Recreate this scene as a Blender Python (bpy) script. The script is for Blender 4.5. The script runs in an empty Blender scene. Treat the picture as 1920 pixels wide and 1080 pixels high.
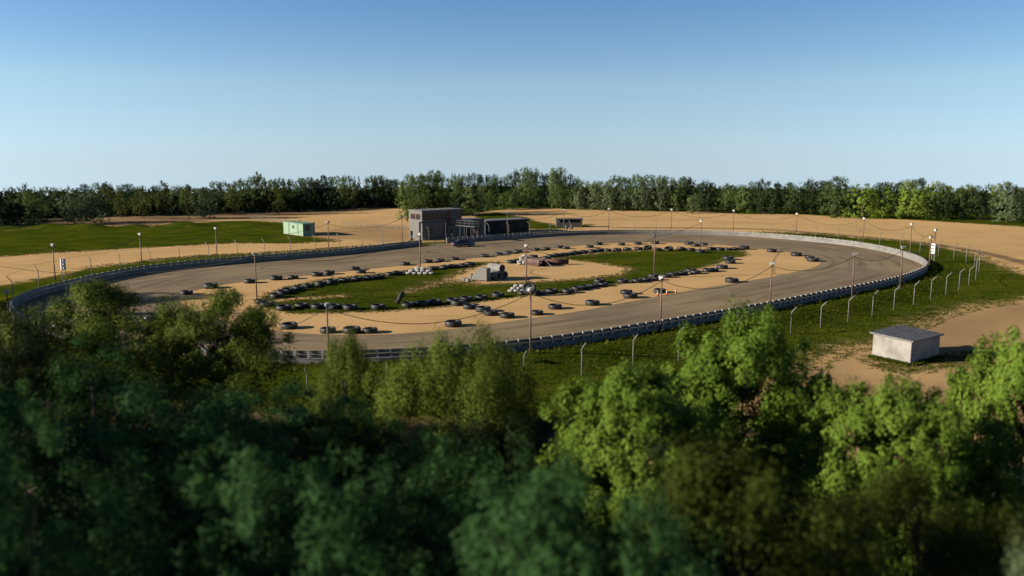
import bpy, math, random
import numpy as np
from mathutils import Vector, Matrix

random.seed(7)
rng = np.random.default_rng(11)
S = bpy.context.scene
COL = S.collection
PI = math.pi

# ------------------------------------------------------------------ camera geometry (photo measured at 1920x1080)
FPX, PITCH, CAMZ = 1507.0, math.radians(9.05), 16.0
cp, sp = math.cos(PITCH), math.sin(PITCH)

def ray(px, py):
    a, b = (px - 960) / FPX, (540 - py) / FPX
    return a, cp + b * sp, -sp + b * cp

def plane(px, py, z=0.0):
    dx, dy, dz = ray(px, py)
    t = (z - CAMZ) / dz
    return dx * t, dy * t

def zat(px, py, Y):
    dx, dy, dz = ray(px, py)
    return CAMZ + dz * Y / dy

def xat(px, Y, z=0.0):
    # x of the ray through column px at ground depth Y and height z
    k = (Y * cp - (z - CAMZ) * sp)
    return (px - 960) / FPX * k

# ------------------------------------------------------------------ tidy helpers
def tag(o, label=None, cat=None, group=None, kind=None):
    if label: o['label'] = label
    if cat: o['category'] = cat
    if group: o['group'] = group
    if kind: o['kind'] = kind
    return o

def empty(name, loc=(0, 0, 0), rz=0.0):
    o = bpy.data.objects.new(name, None)
    o.empty_display_size = 0.2
    COL.objects.link(o)
    o.location = loc
    o.rotation_euler = (0, 0, rz)
    return o

def thing(name, label, cat, loc=(0, 0, 0), rz=0.0, group=None):
    return tag(empty(name, loc, rz), label, cat, group)

def copy_tree(o, parent=None):
    c = o.copy()
    COL.objects.link(c)
    c.parent = parent
    for ch in list(o.children):
        copy_tree(ch, c)
    return c

ONES = ['', 'first', 'second', 'third', 'fourth', 'fifth', 'sixth', 'seventh', 'eighth', 'ninth', 'tenth', 'eleventh', 'twelfth',
        'thirteenth', 'fourteenth', 'fifteenth', 'sixteenth', 'seventeenth', 'eighteenth', 'nineteenth']
TENS = {2: ('twenty', 'twentieth'), 3: ('thirty', 'thirtieth'), 4: ('forty', 'fortieth'), 5: ('fifty', 'fiftieth')}
def nth(n):
    if n < 20: return ONES[n]
    t, u = divmod(n, 10)
    return TENS[t][1] if u == 0 else TENS[t][0] + '-' + ONES[u]

class MB:
    def __init__(self):
        self.v, self.f, self.m = [], [], []
    def add(self, vs, fs, mi=0):
        o = len(self.v)
        self.v += [tuple(p) for p in vs]
        self.f += [tuple(i + o for i in q) for q in fs]
        self.m += [mi] * len(fs)
        return self
    def box(self, x0, x1, y0, y1, z0, z1, mi=0, bev=0.0):
        if bev <= 0:
            vs = [(x, y, z) for z in (z0, z1) for y in (y0, y1) for x in (x0, x1)]
            fs = [(0, 2, 3, 1), (4, 5, 7, 6), (0, 1, 5, 4), (1, 3, 7, 5), (3, 2, 6, 7), (2, 0, 4, 6)]
            return self.add(vs, fs, mi)
        b = bev
        ring = lambda z, i: [(x0 + i, y0 + i + b, z), (x0 + i + b, y0 + i, z), (x1 - i - b, y0 + i, z), (x1 - i, y0 + i + b, z),
                             (x1 - i, y1 - i - b, z), (x1 - i - b, y1 - i, z), (x0 + i + b, y1 - i, z), (x0 + i, y1 - i - b, z)]
        vs = ring(z0, b) + ring(z0 + b, 0) + ring(z1 - b, 0) + ring(z1, b)
        fs = [tuple(range(7, -1, -1)), tuple(range(24, 32))]
        for k in range(3):
            for i in range(8):
                j = (i + 1) % 8
                fs.append((k * 8 + i, k * 8 + j, k * 8 + 8 + j, k * 8 + 8 + i))
        return self.add(vs, fs, mi)
    def obox(self, c, ax, ay, az, mi=0):
        c, ax, ay, az = Vector(c), Vector(ax), Vector(ay), Vector(az)
        vs = [c + ax * i + ay * j + az * k for k in (-1, 1) for j in (-1, 1) for i in (-1, 1)]
        fs = [(0, 2, 3, 1), (4, 5, 7, 6), (0, 1, 5, 4), (1, 3, 7, 5), (3, 2, 6, 7), (2, 0, 4, 6)]
        return self.add(vs, fs, mi)
    def tube(self, pts, r, n=8, mi=0, caps=True):
        pts = [Vector(p) for p in pts]
        rs = r if isinstance(r, (list, tuple)) else [r] * len(pts)
        vs, fs = [], []
        a = None
        for i, p in enumerate(pts):
            t = (pts[min(i + 1, len(pts) - 1)] - pts[max(i - 1, 0)]).normalized()
            if a is None:
                a = t.cross(Vector((0, 0, 1)))
                if a.length < 1e-3: a = Vector((1, 0, 0))
            a = (a - t * a.dot(t)).normalized()
            b = t.cross(a).normalized()
            for k in range(n):
                w = 2 * PI * k / n
                vs.append(p + (a * math.cos(w) + b * math.sin(w)) * rs[i])
        for i in range(len(pts) - 1):
            for k in range(n):
                j = (k + 1) % n
                fs.append((i * n + k, i * n + j, (i + 1) * n + j, (i + 1) * n + k))
        if caps:
            fs.append(tuple(range(n - 1, -1, -1)))
            fs.append(tuple(range((len(pts) - 1) * n, len(pts) * n)))
        return self.add(vs, fs, mi)
    def revolve(self, prof, n=32, mi=0, closed=True, axis='z'):
        m = len(prof)
        vs, fs = [], []
        for k in range(n):
            w = 2 * PI * k / n
            for (r, z) in prof:
                if axis == 'z': vs.append((r * math.cos(w), r * math.sin(w), z))
                else: vs.append((z, r * math.cos(w), r * math.sin(w)))
        for k in range(n):
            k2 = (k + 1) % n
            for i in range(m if closed else m - 1):
                i2 = (i + 1) % m
                fs.append((k * m + i, k2 * m + i, k2 * m + i2, k * m + i2))
        return self.add(vs, fs, mi)
    def xform(self, M):
        self.v = [tuple(M @ Vector(p)) for p in self.v]
        return self
    def build(self, name, mat, parent=None, smooth=False, loc=None):
        me = bpy.data.meshes.new(name)
        me.from_pydata(self.v, [], self.f)
        mats = mat if isinstance(mat, (list, tuple)) else [mat]
        for x in mats: me.materials.append(x)
        if len(mats) > 1: me.polygons.foreach_set('material_index', self.m)
        if smooth: me.polygons.foreach_set('use_smooth', [True] * len(me.polygons))
        me.update()
        o = bpy.data.objects.new(name, me)
        COL.objects.link(o)
        if parent: o.parent = parent
        if loc: o.location = loc
        return o

# ------------------------------------------------------------------ materials
def N(nt, typ, **kw):
    n = nt.nodes.new(typ)
    for k, v in kw.items(): setattr(n, k, v)
    return n

def new_mat(name):
    m = bpy.data.materials.new(name)
    m.use_nodes = True
    nt = m.node_tree
    b = nt.nodes['Principled BSDF']
    return m, nt, b

def mix_rgb(nt, fac, a, b, blend='MIX'):
    n = N(nt, 'ShaderNodeMix', data_type='RGBA', blend_type=blend)
    for s, v in ((n.inputs[0], fac), (n.inputs[6], a), (n.inputs[7], b)):
        if hasattr(v, 'is_linked') or hasattr(v, 'links'): nt.links.new(v, s)
        elif isinstance(v, (int, float)): s.default_value = v
        else: s.default_value = (*v, 1)
    return n.outputs[2]

def noise(nt, vec, scale, detail=4, rough=0.55):
    n = N(nt, 'ShaderNodeTexNoise')
    n.inputs['Scale'].default_value = scale
    n.inputs['Detail'].default_value = detail
    n.inputs['Roughness'].default_value = rough
    if vec is not None: nt.links.new(vec, n.inputs['Vector'])
    return n.outputs['Fac']

def ramp(nt, fac, lo, hi):
    n = N(nt, 'ShaderNodeMapRange')
    n.interpolation_type = 'SMOOTHSTEP'
    n.inputs['From Min'].default_value = lo
    n.inputs['From Max'].default_value = hi
    nt.links.new(fac, n.inputs['Value'])
    return n.outputs['Result']

def math_n(nt, op, a, b=None):
    n = N(nt, 'ShaderNodeMath', operation=op)
    for s, v in zip(n.inputs, (a, b)):
        if v is None: continue
        if isinstance(v, (int, float)): s.default_value = v
        else: nt.links.new(v, s)
    return n.outputs[0]

def mat(name, c, c2=None, rough=0.7, scale=3.0, metal=0.0, spec=0.3, bump=0.15, bscale=20.0, lo=0.35, hi=0.7, coat=0.0, k=0.68):
    m, nt, b = new_mat(name)
    c = tuple(x * k for x in c)
    c2 = tuple(x * k for x in c2) if c2 else None
    tc = N(nt, 'ShaderNodeTexCoord').outputs['Object']
    c2 = c2 or tuple(x * 0.72 for x in c)
    f = ramp(nt, noise(nt, tc, scale, 6, 0.6), lo, hi)
    nt.links.new(mix_rgb(nt, f, c, c2), b.inputs['Base Color'])
    b.inputs['Roughness'].default_value = rough
    b.inputs['Metallic'].default_value = metal
    b.inputs['Specular IOR Level'].default_value = spec
    b.inputs['Coat Weight'].default_value = coat
    if bump:
        bn = N(nt, 'ShaderNodeBump')
        bn.inputs['Strength'].default_value = bump
        bn.inputs['Distance'].default_value = 0.02
        nt.links.new(noise(nt, tc, bscale, 4), bn.inputs['Height'])
        nt.links.new(bn.outputs[0], b.inputs['Normal'])
    return m

M = dict(
    tyre=mat('tyre_rubber', (.013, .013, .014), (.022, .021, .02), rough=.56, scale=6, spec=.32, bump=.35, bscale=30, k=.6),
    rust_pole=mat('pole_brown', (.16, .095, .07), (.10, .06, .045), rough=.6, scale=4),
    lamp_white=mat('lamp_white', (.36, .36, .34), (.27, .27, .255), rough=.5, scale=5, bump=0),
    lamp_dark=mat('lamp_dark', (.09, .10, .12), (.06, .07, .08), rough=.5),
    signal_white=mat('signal_white', (.8, .8, .77), (.68, .68, .65), rough=.5, scale=4, bump=0, k=.8),
    glassy=mat('lamp_glass', (.5, .52, .52), (.45, .46, .46), rough=.12, spec=.6, bump=0),
    cable=mat('cable_black', (.012, .011, .01), (.018, .016, .014), rough=.6, bump=0),
    post=mat('post_grey', (.19, .19, .18), (.13, .13, .125), rough=.6, metal=.0, scale=4),
    barrier=mat('barrier_rail', (.28, .268, .245), (.2, .19, .172), rough=.6, spec=.1, metal=.0, scale=.8, bump=.1),
    barrier_post=mat('barrier_post', (.38, .37, .345), (.29, .28, .26), rough=.6, scale=2),
    concrete=mat('concrete', (.2, .19, .178), (.14, .133, .124), rough=.85, scale=1.2, bump=.3),
    block=mat('block_concrete', (.24, .23, .21), (.175, .168, .155), rough=.9, scale=2.5, bump=.4),
    render_wall=mat('shed_render', (.33, .31, .28), (.21, .195, .17), rough=.9, scale=.9, bump=.4, bscale=12),
    tin=mat('tin_roof', (.17, .163, .155), (.115, .11, .105), rough=.6, scale=1.1, metal=.1),
    mint=mat('mint_paint', (.24, .335, .225), (.2, .285, .19), rough=.55, scale=1.2),
    mint_roof=mat('mint_roof', (.16, .29, .185), (.12, .22, .14), rough=.6, scale=1.0),
    dark=mat('dark_gap', (.02, .022, .022), (.03, .03, .03), rough=.6),
    glass=mat('window_glass', (.03, .028, .022), (.04, .036, .03), rough=.1, spec=.6, bump=0),
    tower=mat('tower_wall', (.15, .145, .135), (.115, .112, .106), rough=.85, scale=.7, bump=.25, bscale=8),
    tower_roof=mat('tower_roof', (.16, .155, .15), (.12, .115, .11), rough=.85, scale=.8),
    red=mat('red_trim', (.13, .035, .03), (.09, .025, .022), rough=.6),
    rail_steel=mat('rail_steel', (.13, .12, .11), (.09, .08, .07), rough=.5, metal=.3),
    black_wood=mat('black_boards', (.028, .028, .03), (.018, .018, .019), rough=.8, scale=2),
    grey_wood=mat('grey_boards', (.13, .115, .10), (.085, .075, .065), rough=.85, scale=3),
    black=mat('black_paint', (.012, .012, .013), (.018, .018, .02), rough=.45, bump=0),
    white=mat('white_paint', (.48, .48, .45), (.38, .375, .35), rough=.6, scale=4, bump=.1),
    sack=mat('white_sack', (.42, .41, .385), (.32, .31, .285), rough=.9, scale=5, bump=.5, bscale=25),
    pink=mat('pink_red', (.45, .09, .12), (.38, .07, .1), rough=.6, bump=0),
    rust=mat('rust', (.12, .055, .038), (.07, .032, .024), rough=.85, scale=4, bump=.4),
    rust_light=mat('rust_pale', (.2, .14, .115), (.11, .065, .05), rough=.8, scale=3, bump=.3),
    rust_dark=mat('rust_dark', (.03, .018, .014), (.018, .012, .01), rough=.85, scale=4),
    wood=mat('pallet_wood', (.25, .19, .13), (.17, .12, .08), rough=.85, scale=5),
    orange=mat('cone_orange', (.55, .13, .025), (.42, .09, .02), rough=.5, bump=0),
    car=mat('car_paint', (.016, .006, .042), (.014, .005, .036), rough=.28, spec=.5, bump=0, coat=.8, scale=.6),
    rubber=mat('car_rubber', (.012, .012, .012), rough=.7),
    alloy=mat('wheel_alloy', (.35, .35, .36), rough=.35, metal=.7, bump=0),
    bark=mat('bark', (.075, .055, .04), (.045, .033, .025), rough=.95, scale=6, bump=.6),
    tl_red=mat('signal_red', (.45, .02, .02), rough=.3, bump=0, k=1.1),
    tl_yellow=mat('signal_amber', (.55, .3, .03), rough=.3, bump=0, k=1.1),
    tl_green=mat('signal_green', (.03, .3, .12), rough=.3, bump=0, k=1.1),
    barrel=mat('barrel_grey', (.09, .09, .09), (.06, .06, .06), rough=.6),
)

def leaf_mat(name, dark, light, trans=.25, k=.72):
    dark = tuple(x * k for x in dark); light = tuple(x * k for x in light)
    m, nt, b = new_mat(name)
    at = N(nt, 'ShaderNodeAttribute', attribute_name='tint')
    oi = N(nt, 'ShaderNodeObjectInfo')
    f = math_n(nt, 'ADD', math_n(nt, 'MULTIPLY', at.outputs['Fac'], .8), math_n(nt, 'MULTIPLY', oi.outputs['Random'], .25))
    col = mix_rgb(nt, f, dark, light)
    nt.links.new(col, b.inputs['Base Color'])
    b.inputs['Roughness'].default_value = .6
    b.inputs['Specular IOR Level'].default_value = .02
    tr = N(nt, 'ShaderNodeBsdfTranslucent')
    nt.links.new(mix_rgb(nt, .5, col, light), tr.inputs['Color'])
    mx = N(nt, 'ShaderNodeMixShader')
    mx.inputs[0].default_value = trans
    nt.links.new(b.outputs[0], mx.inputs[1])
    nt.links.new(tr.outputs[0], mx.inputs[2])
    nt.links.new(mx.outputs[0], nt.nodes['Material Output'].inputs['Surface'])
    return m

L = dict(
    grey=leaf_mat('leaf_grey_green', (.065, .095, .045), (.175, .225, .105)),
    olive=leaf_mat('leaf_olive', (.042, .056, .013), (.13, .15, .036)),
    mid=leaf_mat('leaf_mid_green', (.05, .082, .025), (.14, .20, .055)),
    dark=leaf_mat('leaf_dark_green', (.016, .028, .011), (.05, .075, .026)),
    conifer=leaf_mat('needle_dark', (.007, .014, .007), (.02, .035, .014), .1),
    bright=leaf_mat('leaf_bright_green', (.085, .14, .018), (.23, .32, .05)),
    yellow=leaf_mat('leaf_yellow_green', (.11, .14, .014), (.28, .32, .045)),
    teal=leaf_mat('leaf_blue_green', (.02, .052, .016), (.056, .125, .037)),
    airy=leaf_mat('leaf_airy_olive', (.05, .075, .010), (.14, .185, .03)),
    maple=leaf_mat('leaf_broad_bright', (.055, .105, .012), (.18, .27, .038), .3),
    shaded_olive=leaf_mat('leaf_shaded_olive', (.024, .036, .006), (.068, .088, .014)),  # olive leaves, darkened in colour to stand in for shade
)

# ------------------------------------------------------------------ polylines
def catmull(pts, per=12, closed=True):
    P = np.array(pts, float)
    n = len(P)
    out = []
    rngi = range(n) if closed else range(n - 1)
    for i in rngi:
        if closed: p0, p1, p2, p3 = P[(i - 1) % n], P[i], P[(i + 1) % n], P[(i + 2) % n]
        else: p0, p1, p2, p3 = P[max(i - 1, 0)], P[i], P[i + 1], P[min(i + 2, n - 1)]
        for t in np.linspace(0, 1, per, endpoint=False):
            out.append(.5 * ((2 * p1) + (-p0 + p2) * t + (2 * p0 - 5 * p1 + 4 * p2 - p3) * t * t + (-p0 + 3 * p1 - 3 * p2 + p3) * t ** 3))
    if not closed: out.append(P[-1])
    return np.array(out)

def resample(P, step, closed=True):
    Q = np.vstack([P, P[:1]]) if closed else P
    d = np.r_[0, np.cumsum(np.hypot(*np.diff(Q, axis=0).T))]
    n = max(4, int(round(d[-1] / step)))
    s = np.linspace(0, d[-1], n, endpoint=not closed)
    return np.c_[np.interp(s, d, Q[:, 0]), np.interp(s, d, Q[:, 1])]

def smooth_closed(P, k, it=3):
    for _ in range(it):
        acc = np.zeros_like(P)
        for j in range(-k, k + 1): acc += np.roll(P, j, axis=0)
        P = acc / (2 * k + 1)
    return P

def sdist(X, Y, poly):
    """signed distance to a polygon, positive outside"""
    X, Y = np.asarray(X, float), np.asarray(Y, float)
    best = np.full(X.shape, 1e18)
    ins = np.zeros(X.shape, bool)
    n = len(poly)
    for i in range(n):
        x0, y0 = poly[i]
        x1, y1 = poly[(i + 1) % n]
        ex, ey = x1 - x0, y1 - y0
        L2 = ex * ex + ey * ey + 1e-12
        t = np.clip(((X - x0) * ex + (Y - y0) * ey) / L2, 0, 1)
        best = np.minimum(best, (X - x0 - t * ex) ** 2 + (Y - y0 - t * ey) ** 2)
        c = (y0 > Y) != (y1 > Y)
        if abs(y1 - y0) > 1e-12:
            ins ^= c & (X < (x1 - x0) * (Y - y0) / (y1 - y0) + x0)
    d = np.sqrt(best)
    return np.where(ins, -d, d)

def sstep(a, b, x):
    t = np.clip((x - a) / (b - a), 0, 1)
    return t * t * (3 - 2 * t)

# barrier foot, read off the photo clockwise from the right side of the gate
BAR_PX = [(842, 456), (905, 452), (955, 449), (1035, 443), (1110, 440.5), (1210, 439.3), (1335, 441), (1435, 446), (1515, 453), (1590, 460.5),
          (1665, 474), (1715, 489), (1738, 502), (1735, 511), (1710, 522), (1665, 537), (1590, 552), (1515, 567), (1435, 584), (1335, 602),
          (1210, 624), (1135, 637), (1035, 652), (960, 661), (850, 671), (730, 678), (600, 682), (480, 681), (380, 675), (275, 664), (190, 650), (110, 632),
          (50, 612), (18, 592), (20, 577), (45, 565), (80, 552), (125, 542), (175, 530), (250, 514), (350, 502), (475, 491.5), (560, 484.5),
          (630, 479), (730, 467), (785, 460.5)]
bar_w = [plane(px, py) for px, py in BAR_PX]
BAR = resample(smooth_closed(resample(catmull(bar_w), 1.0), 4), 1.08)
BARC = resample(BAR, 4.0)

def vnoise(x, y):
    return (np.sin(x * .11 + 1.3 * np.sin(y * .07)) + np.sin(y * .13 + 1.7 * np.sin(x * .09 + 2)) + np.sin((x + y) * .06 + .5)) / 3

MOUNDS = ((-117, 187, 3.6, 1.5), (-109, 189, 3.2, 1.9), (-100, 189, 4.2, 2.0), (-90, 192, 3, 1.2), (-79, 194, 4.5, 1.9), (-128, 184, 4, 1.4), (-66, 197, 4, 1.3))
def height(x, y):
    x, y = np.asarray(x, float), np.asarray(y, float)
    d = sdist(x, y, BARC)
    out = sstep(0.6, 6.0, d)
    near = 1 - sstep(95, 145, y + 0.15 * np.abs(x))
    z = -0.9 * sstep(1.6, 7.0, d) * near + .13 * sstep(.5, 1.15, d) * (1 - sstep(1.9, 5.0, d))
    z = z + 0.22 * vnoise(x, y) * sstep(3, 14, d)
    # grassy mounds on the left beyond the sand
    for (mx, my, r, hh) in MOUNDS:
        z = z + .62 * hh * np.exp(-(((x - mx) / (r * 1.25)) ** 2 + ((y - my) / (r * .8)) ** 2))
    r = np.hypot(x, y)
    z = z - .055 * np.maximum(r - 330, 0) * sstep(330, 420, r)
    return z

def hit(px, py):
    z = 0.0
    for _ in range(12):
        x, y = plane(px, py, z)
        z = .5 * z + .5 * float(height(x, y))
    return x, y, float(height(x, y))

def wpoly(pts):
    return [hit(a, b)[:2] for a, b in pts]

# ------------------------------------------------------------------ ground: one sheet with grass / dirt masks (what grows where; dirt also holds painted shade)
core = 0.8
xs = np.arange(-185, 185.01, core)
ys = np.arange(2, 335, core)
g = np.cumsum(np.geomspace(1.2, 420, 26))
xs = np.r_[xs[0] - g[::-1], xs, xs[-1] + g]
ys = np.r_[ys[0] - g[::-1], ys, ys[-1] + g]
GX, GY = np.meshgrid(xs, ys)
GZ = height(GX.ravel(), GY.ravel()).reshape(GX.shape)

INFIELD_GRASS = wpoly([(488, 562), (505, 550), (540, 538), (600, 525), (680, 516), (750, 510), (830, 499), (892, 492), (960, 492), (1040, 484), (1130, 474),
                       (1250, 468), (1330, 468), (1392, 471), (1400, 479), (1365, 484), (1335, 497), (1290, 508), (1220, 520), (1150, 534), (1080, 545), (1000, 552),
                       (920, 563), (830, 575), (740, 583), (640, 586), (550, 588), (500, 578)])
INFIELD_BARE = wpoly([(840, 523), (868, 508), (893, 497), (960, 490), (1060, 486), (1120, 492), (1185, 503), (1165, 515), (1080, 525), (980, 531), (900, 534)])
BARE2 = wpoly([(492, 566), (560, 556), (650, 552), (660, 556), (560, 562), (500, 570)])
BARE3 = wpoly([(740, 546), (800, 530), (860, 516), (880, 520), (830, 536), (760, 550)])
LEFT_GRASS = wpoly([(-260, 436), (0, 429), (70, 427), (160, 425), (280, 424), (350, 418), (470, 413), (530, 417), (560, 425), (588, 444), (622, 449), (640, 453), (540, 457),
                    (440, 456), (300, 463), (150, 471), (0, 481), (-260, 500)])
BACK_GRASS = wpoly([(895, 402), (935, 398), (960, 404), (990, 407), (1004, 414), (1040, 421), (1112, 421), (1100, 426), (1020, 430), (930, 430), (880, 420)])
FOREST_FLOOR = wpoly([(-500, 398), (0, 400), (200, 396), (420, 391), (600, 386), (745, 384), (760, 400), (850, 408), (905, 397), (960, 391), (1020, 389), (1060, 392), (1140, 393), (1250, 396), (1330, 398),
                      (1400, 402), (1500, 402), (1600, 408), (1700, 412), (1780, 417), (1850, 421), (1930, 426), (2100, 430), (2300, 400), (2300, 372), (960, 355), (-500, 366)])
RIGHT_GRASS = wpoly([(1440, 435), (1540, 438), (1615, 446), (1690, 451), (1765, 463), (1815, 473), (1865, 493), (1915, 512), (2050, 530), (2050, 556), (1915, 562),
                     (1815, 574), (1745, 594), (1700, 615), (1650, 638), (1570, 655), (1530, 672), (1480, 720), (1250, 790), (900, 800), (400, 780), (-250, 720), (-250, 560),
                     (0, 534), (100, 516), (140, 507), (200, 497), (275, 489), (375, 480), (475, 476), (600, 468), (700, 460), (785, 455)])
SHED_GRASS = wpoly([(1600, 668), (1640, 668), (1700, 678), (1770, 664), (1880, 652), (1900, 668), (1800, 690), (1700, 703), (1630, 690)])
BARRIER_VERGE_FAR = 2.2

def gmask(poly, w, X, Y): return 1 - sstep(-w, w, sdist(X, Y, poly))
def grass_mask(X, Y):
    m = gmask(INFIELD_GRASS, 1.6, X, Y)
    m = m * (1 - gmask(INFIELD_BARE, 2.5, X, Y)) * (1 - .75 * gmask(BARE2, 1.4, X, Y)) * (1 - .6 * gmask(BARE3, 2.2, X, Y))
    for (mx, my, r, hh) in MOUNDS: m = np.maximum(m, 1.3 * np.exp(-(((X - mx) / (r * 1.7)) ** 2 + ((Y - my) / (r * 1.3)) ** 2)))
    for p, w in ((LEFT_GRASS, 3.0), (BACK_GRASS, 2.5), (FOREST_FLOOR, 3.5)):
        m = np.maximum(m, gmask(p, w, X, Y))
    db = sdist(X, Y, BARC)
    m = np.maximum(m, gmask(RIGHT_GRASS, 4.5, X, Y) * sstep(0.0, .5, db))
    verge = (1 - sstep(1.0, 3.2, db)) * sstep(-.1, .1, db)
    gate = np.exp(-(((X + 15.5) / 7.0) ** 2 + ((Y - 154) / 9.0) ** 2))
    m = np.maximum(m, .62 * verge * (1 - np.clip(gate * 3, 0, 1)))
    m = np.maximum(m, .6 * gmask(SHED_GRASS, 1.2, X, Y))
    return np.clip(m, 0, 1)

RUT = [hit(*p)[:2] for p in ((1163, 427), (1250, 427), (1350, 428), (1450, 431), (1540, 437.5), (1640, 446), (1740, 457), (1830, 471), (1915, 491), (2000, 515))]
RUT = resample(catmull(RUT, 8, False), 3.0, False)
def line_dist(X, Y, P):
    best = np.full(X.shape, 1e18)
    for i in range(len(P) - 1):
        x0, y0 = P[i]; ex, ey = P[i + 1] - P[i]
        t = np.clip(((X - x0) * ex + (Y - y0) * ey) / (ex * ex + ey * ey), 0, 1)
        best = np.minimum(best, (X - x0 - t * ex) ** 2 + (Y - y0 - t * ey) ** 2)
    return np.sqrt(best)
DIRT_YARD = wpoly([(590, 448), (610, 430), (700, 420), (770, 425), (790, 452), (720, 456), (660, 450)])

SHADE_STRIP = wpoly([(-300, 436), (0, 430), (160, 424), (300, 421), (420, 410), (600, 402), (745, 390), (745, 385), (400, 396), (0, 402), (-300, 404)])  # strip before the left wood, darkened to paint in the wood's shade
fx, fy = GX.ravel(), GY.ravel()
gr = grass_mask(fx, fy)
rd = line_dist(fx, fy, RUT)
dirt = np.maximum((1 - sstep(.8, 1.9, rd)) * .9, .45 * gmask(DIRT_YARD, 4, fx, fy))
YARD2 = wpoly([(1500, 690), (1640, 640), (1760, 592), (1900, 560), (2060, 555), (2060, 780), (1500, 820)])
dirt = np.maximum(dirt, (.5 + .25 * vnoise(fx * 3, fy * 3)) * gmask(YARD2, 3, fx, fy))
dirt = np.maximum(dirt, .75 * gmask(SHADE_STRIP, 3, fx, fy))  # the wood's shade goes into the dirt mask
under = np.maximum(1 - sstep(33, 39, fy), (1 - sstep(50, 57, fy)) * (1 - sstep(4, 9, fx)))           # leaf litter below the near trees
nx, ny = len(xs), len(ys)
idx = np.arange(nx * ny).reshape(ny, nx)
faces = np.c_[idx[:-1, :-1].ravel(), idx[:-1, 1:].ravel(), idx[1:, 1:].ravel(), idx[1:, :-1].ravel()]

def np_mesh(name, verts, faces, attrs=None, smooth=False, material=None):
    me = bpy.data.meshes.new(name)
    nv, nf, k = len(verts), len(faces), faces.shape[1]
    me.vertices.add(nv)
    me.vertices.foreach_set('co', np.ascontiguousarray(verts, np.float32).ravel())
    me.loops.add(nf * k)
    me.loops.foreach_set('vertex_index', np.ascontiguousarray(faces, np.int32).ravel())
    me.polygons.add(nf)
    me.polygons.foreach_set('loop_start', np.arange(0, nf * k, k, dtype=np.int32))
    if smooth: me.polygons.foreach_set('use_smooth', np.ones(nf, bool))
    me.update(calc_edges=True)
    for n, a in (attrs or {}).items():
        at = me.attributes.new(n, 'FLOAT', 'POINT')
        at.data.foreach_set('value', np.ascontiguousarray(a, np.float32))
    if material: me.materials.append(material)
    return me

def link(name, me, parent=None):
    o = bpy.data.objects.new(name, me)
    COL.objects.link(o)
    if parent: o.parent = parent
    return o

def mapping(nt, src, scale):
    mp = N(nt, 'ShaderNodeMapping')
    mp.inputs['Scale'].default_value = scale
    nt.links.new(src, mp.inputs['Vector'])
    return mp.outputs[0]

def ground_material():
    m, nt, b = new_mat('ground_sand_and_grass')
    tc = N(nt, 'ShaderNodeTexCoord').outputs['Object']
    at = lambda n: N(nt, 'ShaderNodeAttribute', attribute_name=n).outputs['Fac']
    n1 = noise(nt, tc, .09, 5, .6)
    n2 = noise(nt, mapping(nt, tc, (.25, 1.1, 1)), .35, 5, .65)
    n3 = noise(nt, tc, 2.6, 4, .7)
    sand = mix_rgb(nt, ramp(nt, n1, .35, .68), (.43, .275, .122), (.37, .235, .104))
    sand = mix_rgb(nt, math_n(nt, 'MULTIPLY', ramp(nt, n2, .5, .8), .55), sand, (.28, .175, .078))
    sand = mix_rgb(nt, math_n(nt, 'MULTIPLY', ramp(nt, n3, .45, .8), .35), sand, (.32, .205, .092))
    n4 = noise(nt, mapping(nt, tc, (.12, 1.6, 1)), .9, 6, .7)
    sand = mix_rgb(nt, math_n(nt, 'MULTIPLY', ramp(nt, n4, .52, .7), .4), sand, (.27, .165, .074))
    sand = mix_rgb(nt, at('dirt'), sand, mix_rgb(nt, n2, (.10, .062, .038), (.17, .115, .064)))  # real dirt, and the painted shade strip by the left wood
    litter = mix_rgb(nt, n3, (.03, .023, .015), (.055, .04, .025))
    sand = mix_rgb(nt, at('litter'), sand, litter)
    g1 = noise(nt, tc, .16, 4, .6)
    g2 = noise(nt, mapping(nt, tc, (.6, 1.6, 1)), 1.1, 5, .7)
    g3 = noise(nt, tc, 6.0, 3, .7)
    grass = mix_rgb(nt, ramp(nt, g1, .38, .64), (.026, .042, .0026), (.052, .060, .0042))
    grass = mix_rgb(nt, math_n(nt, 'MULTIPLY', ramp(nt, g2, .5, .78), .6), grass, (.062, .060, .008))
    grass = mix_rgb(nt, math_n(nt, 'MULTIPLY', ramp(nt, g3, .4, .75), .5), grass, (.017, .027, .002))
    # dry yellow fringe where grass thins out
    mk = at('grass')
    nb = noise(nt, tc, .45, 6, .72)
    k = math_n(nt, 'ADD', mk, math_n(nt, 'MULTIPLY', math_n(nt, 'SUBTRACT', nb, .5), 1.5))
    full = ramp(nt, k, .36, .72)
    dry = mix_rgb(nt, g2, (.075, .07, .02), (.13, .095, .037))
    lawn = mix_rgb(nt, ramp(nt, k, .55, .95), dry, grass)
    col = mix_rgb(nt, full, sand, lawn)
    nt.links.new(col, b.inputs['Base Color'])
    b.inputs['Roughness'].default_value = .95
    b.inputs['Specular IOR Level'].default_value = .0
    bn = N(nt, 'ShaderNodeBump')
    bn.inputs['Strength'].default_value = .5
    bn.inputs['Distance'].default_value = .12
    nt.links.new(math_n(nt, 'ADD', math_n(nt, 'MULTIPLY', n3, .6), n2), bn.inputs['Height'])
    nt.links.new(bn.outputs[0], b.inputs['Normal'])
    return m

gme = np_mesh('ground', np.c_[fx, fy, GZ.ravel()], faces, dict(grass=gr, dirt=dirt, litter=under), True, ground_material())  # dirt: real dirt plus the painted shade before the left wood
tag(link('ground', gme), 'pale sand and short grass ground around the oval', 'ground', kind='structure')

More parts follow.
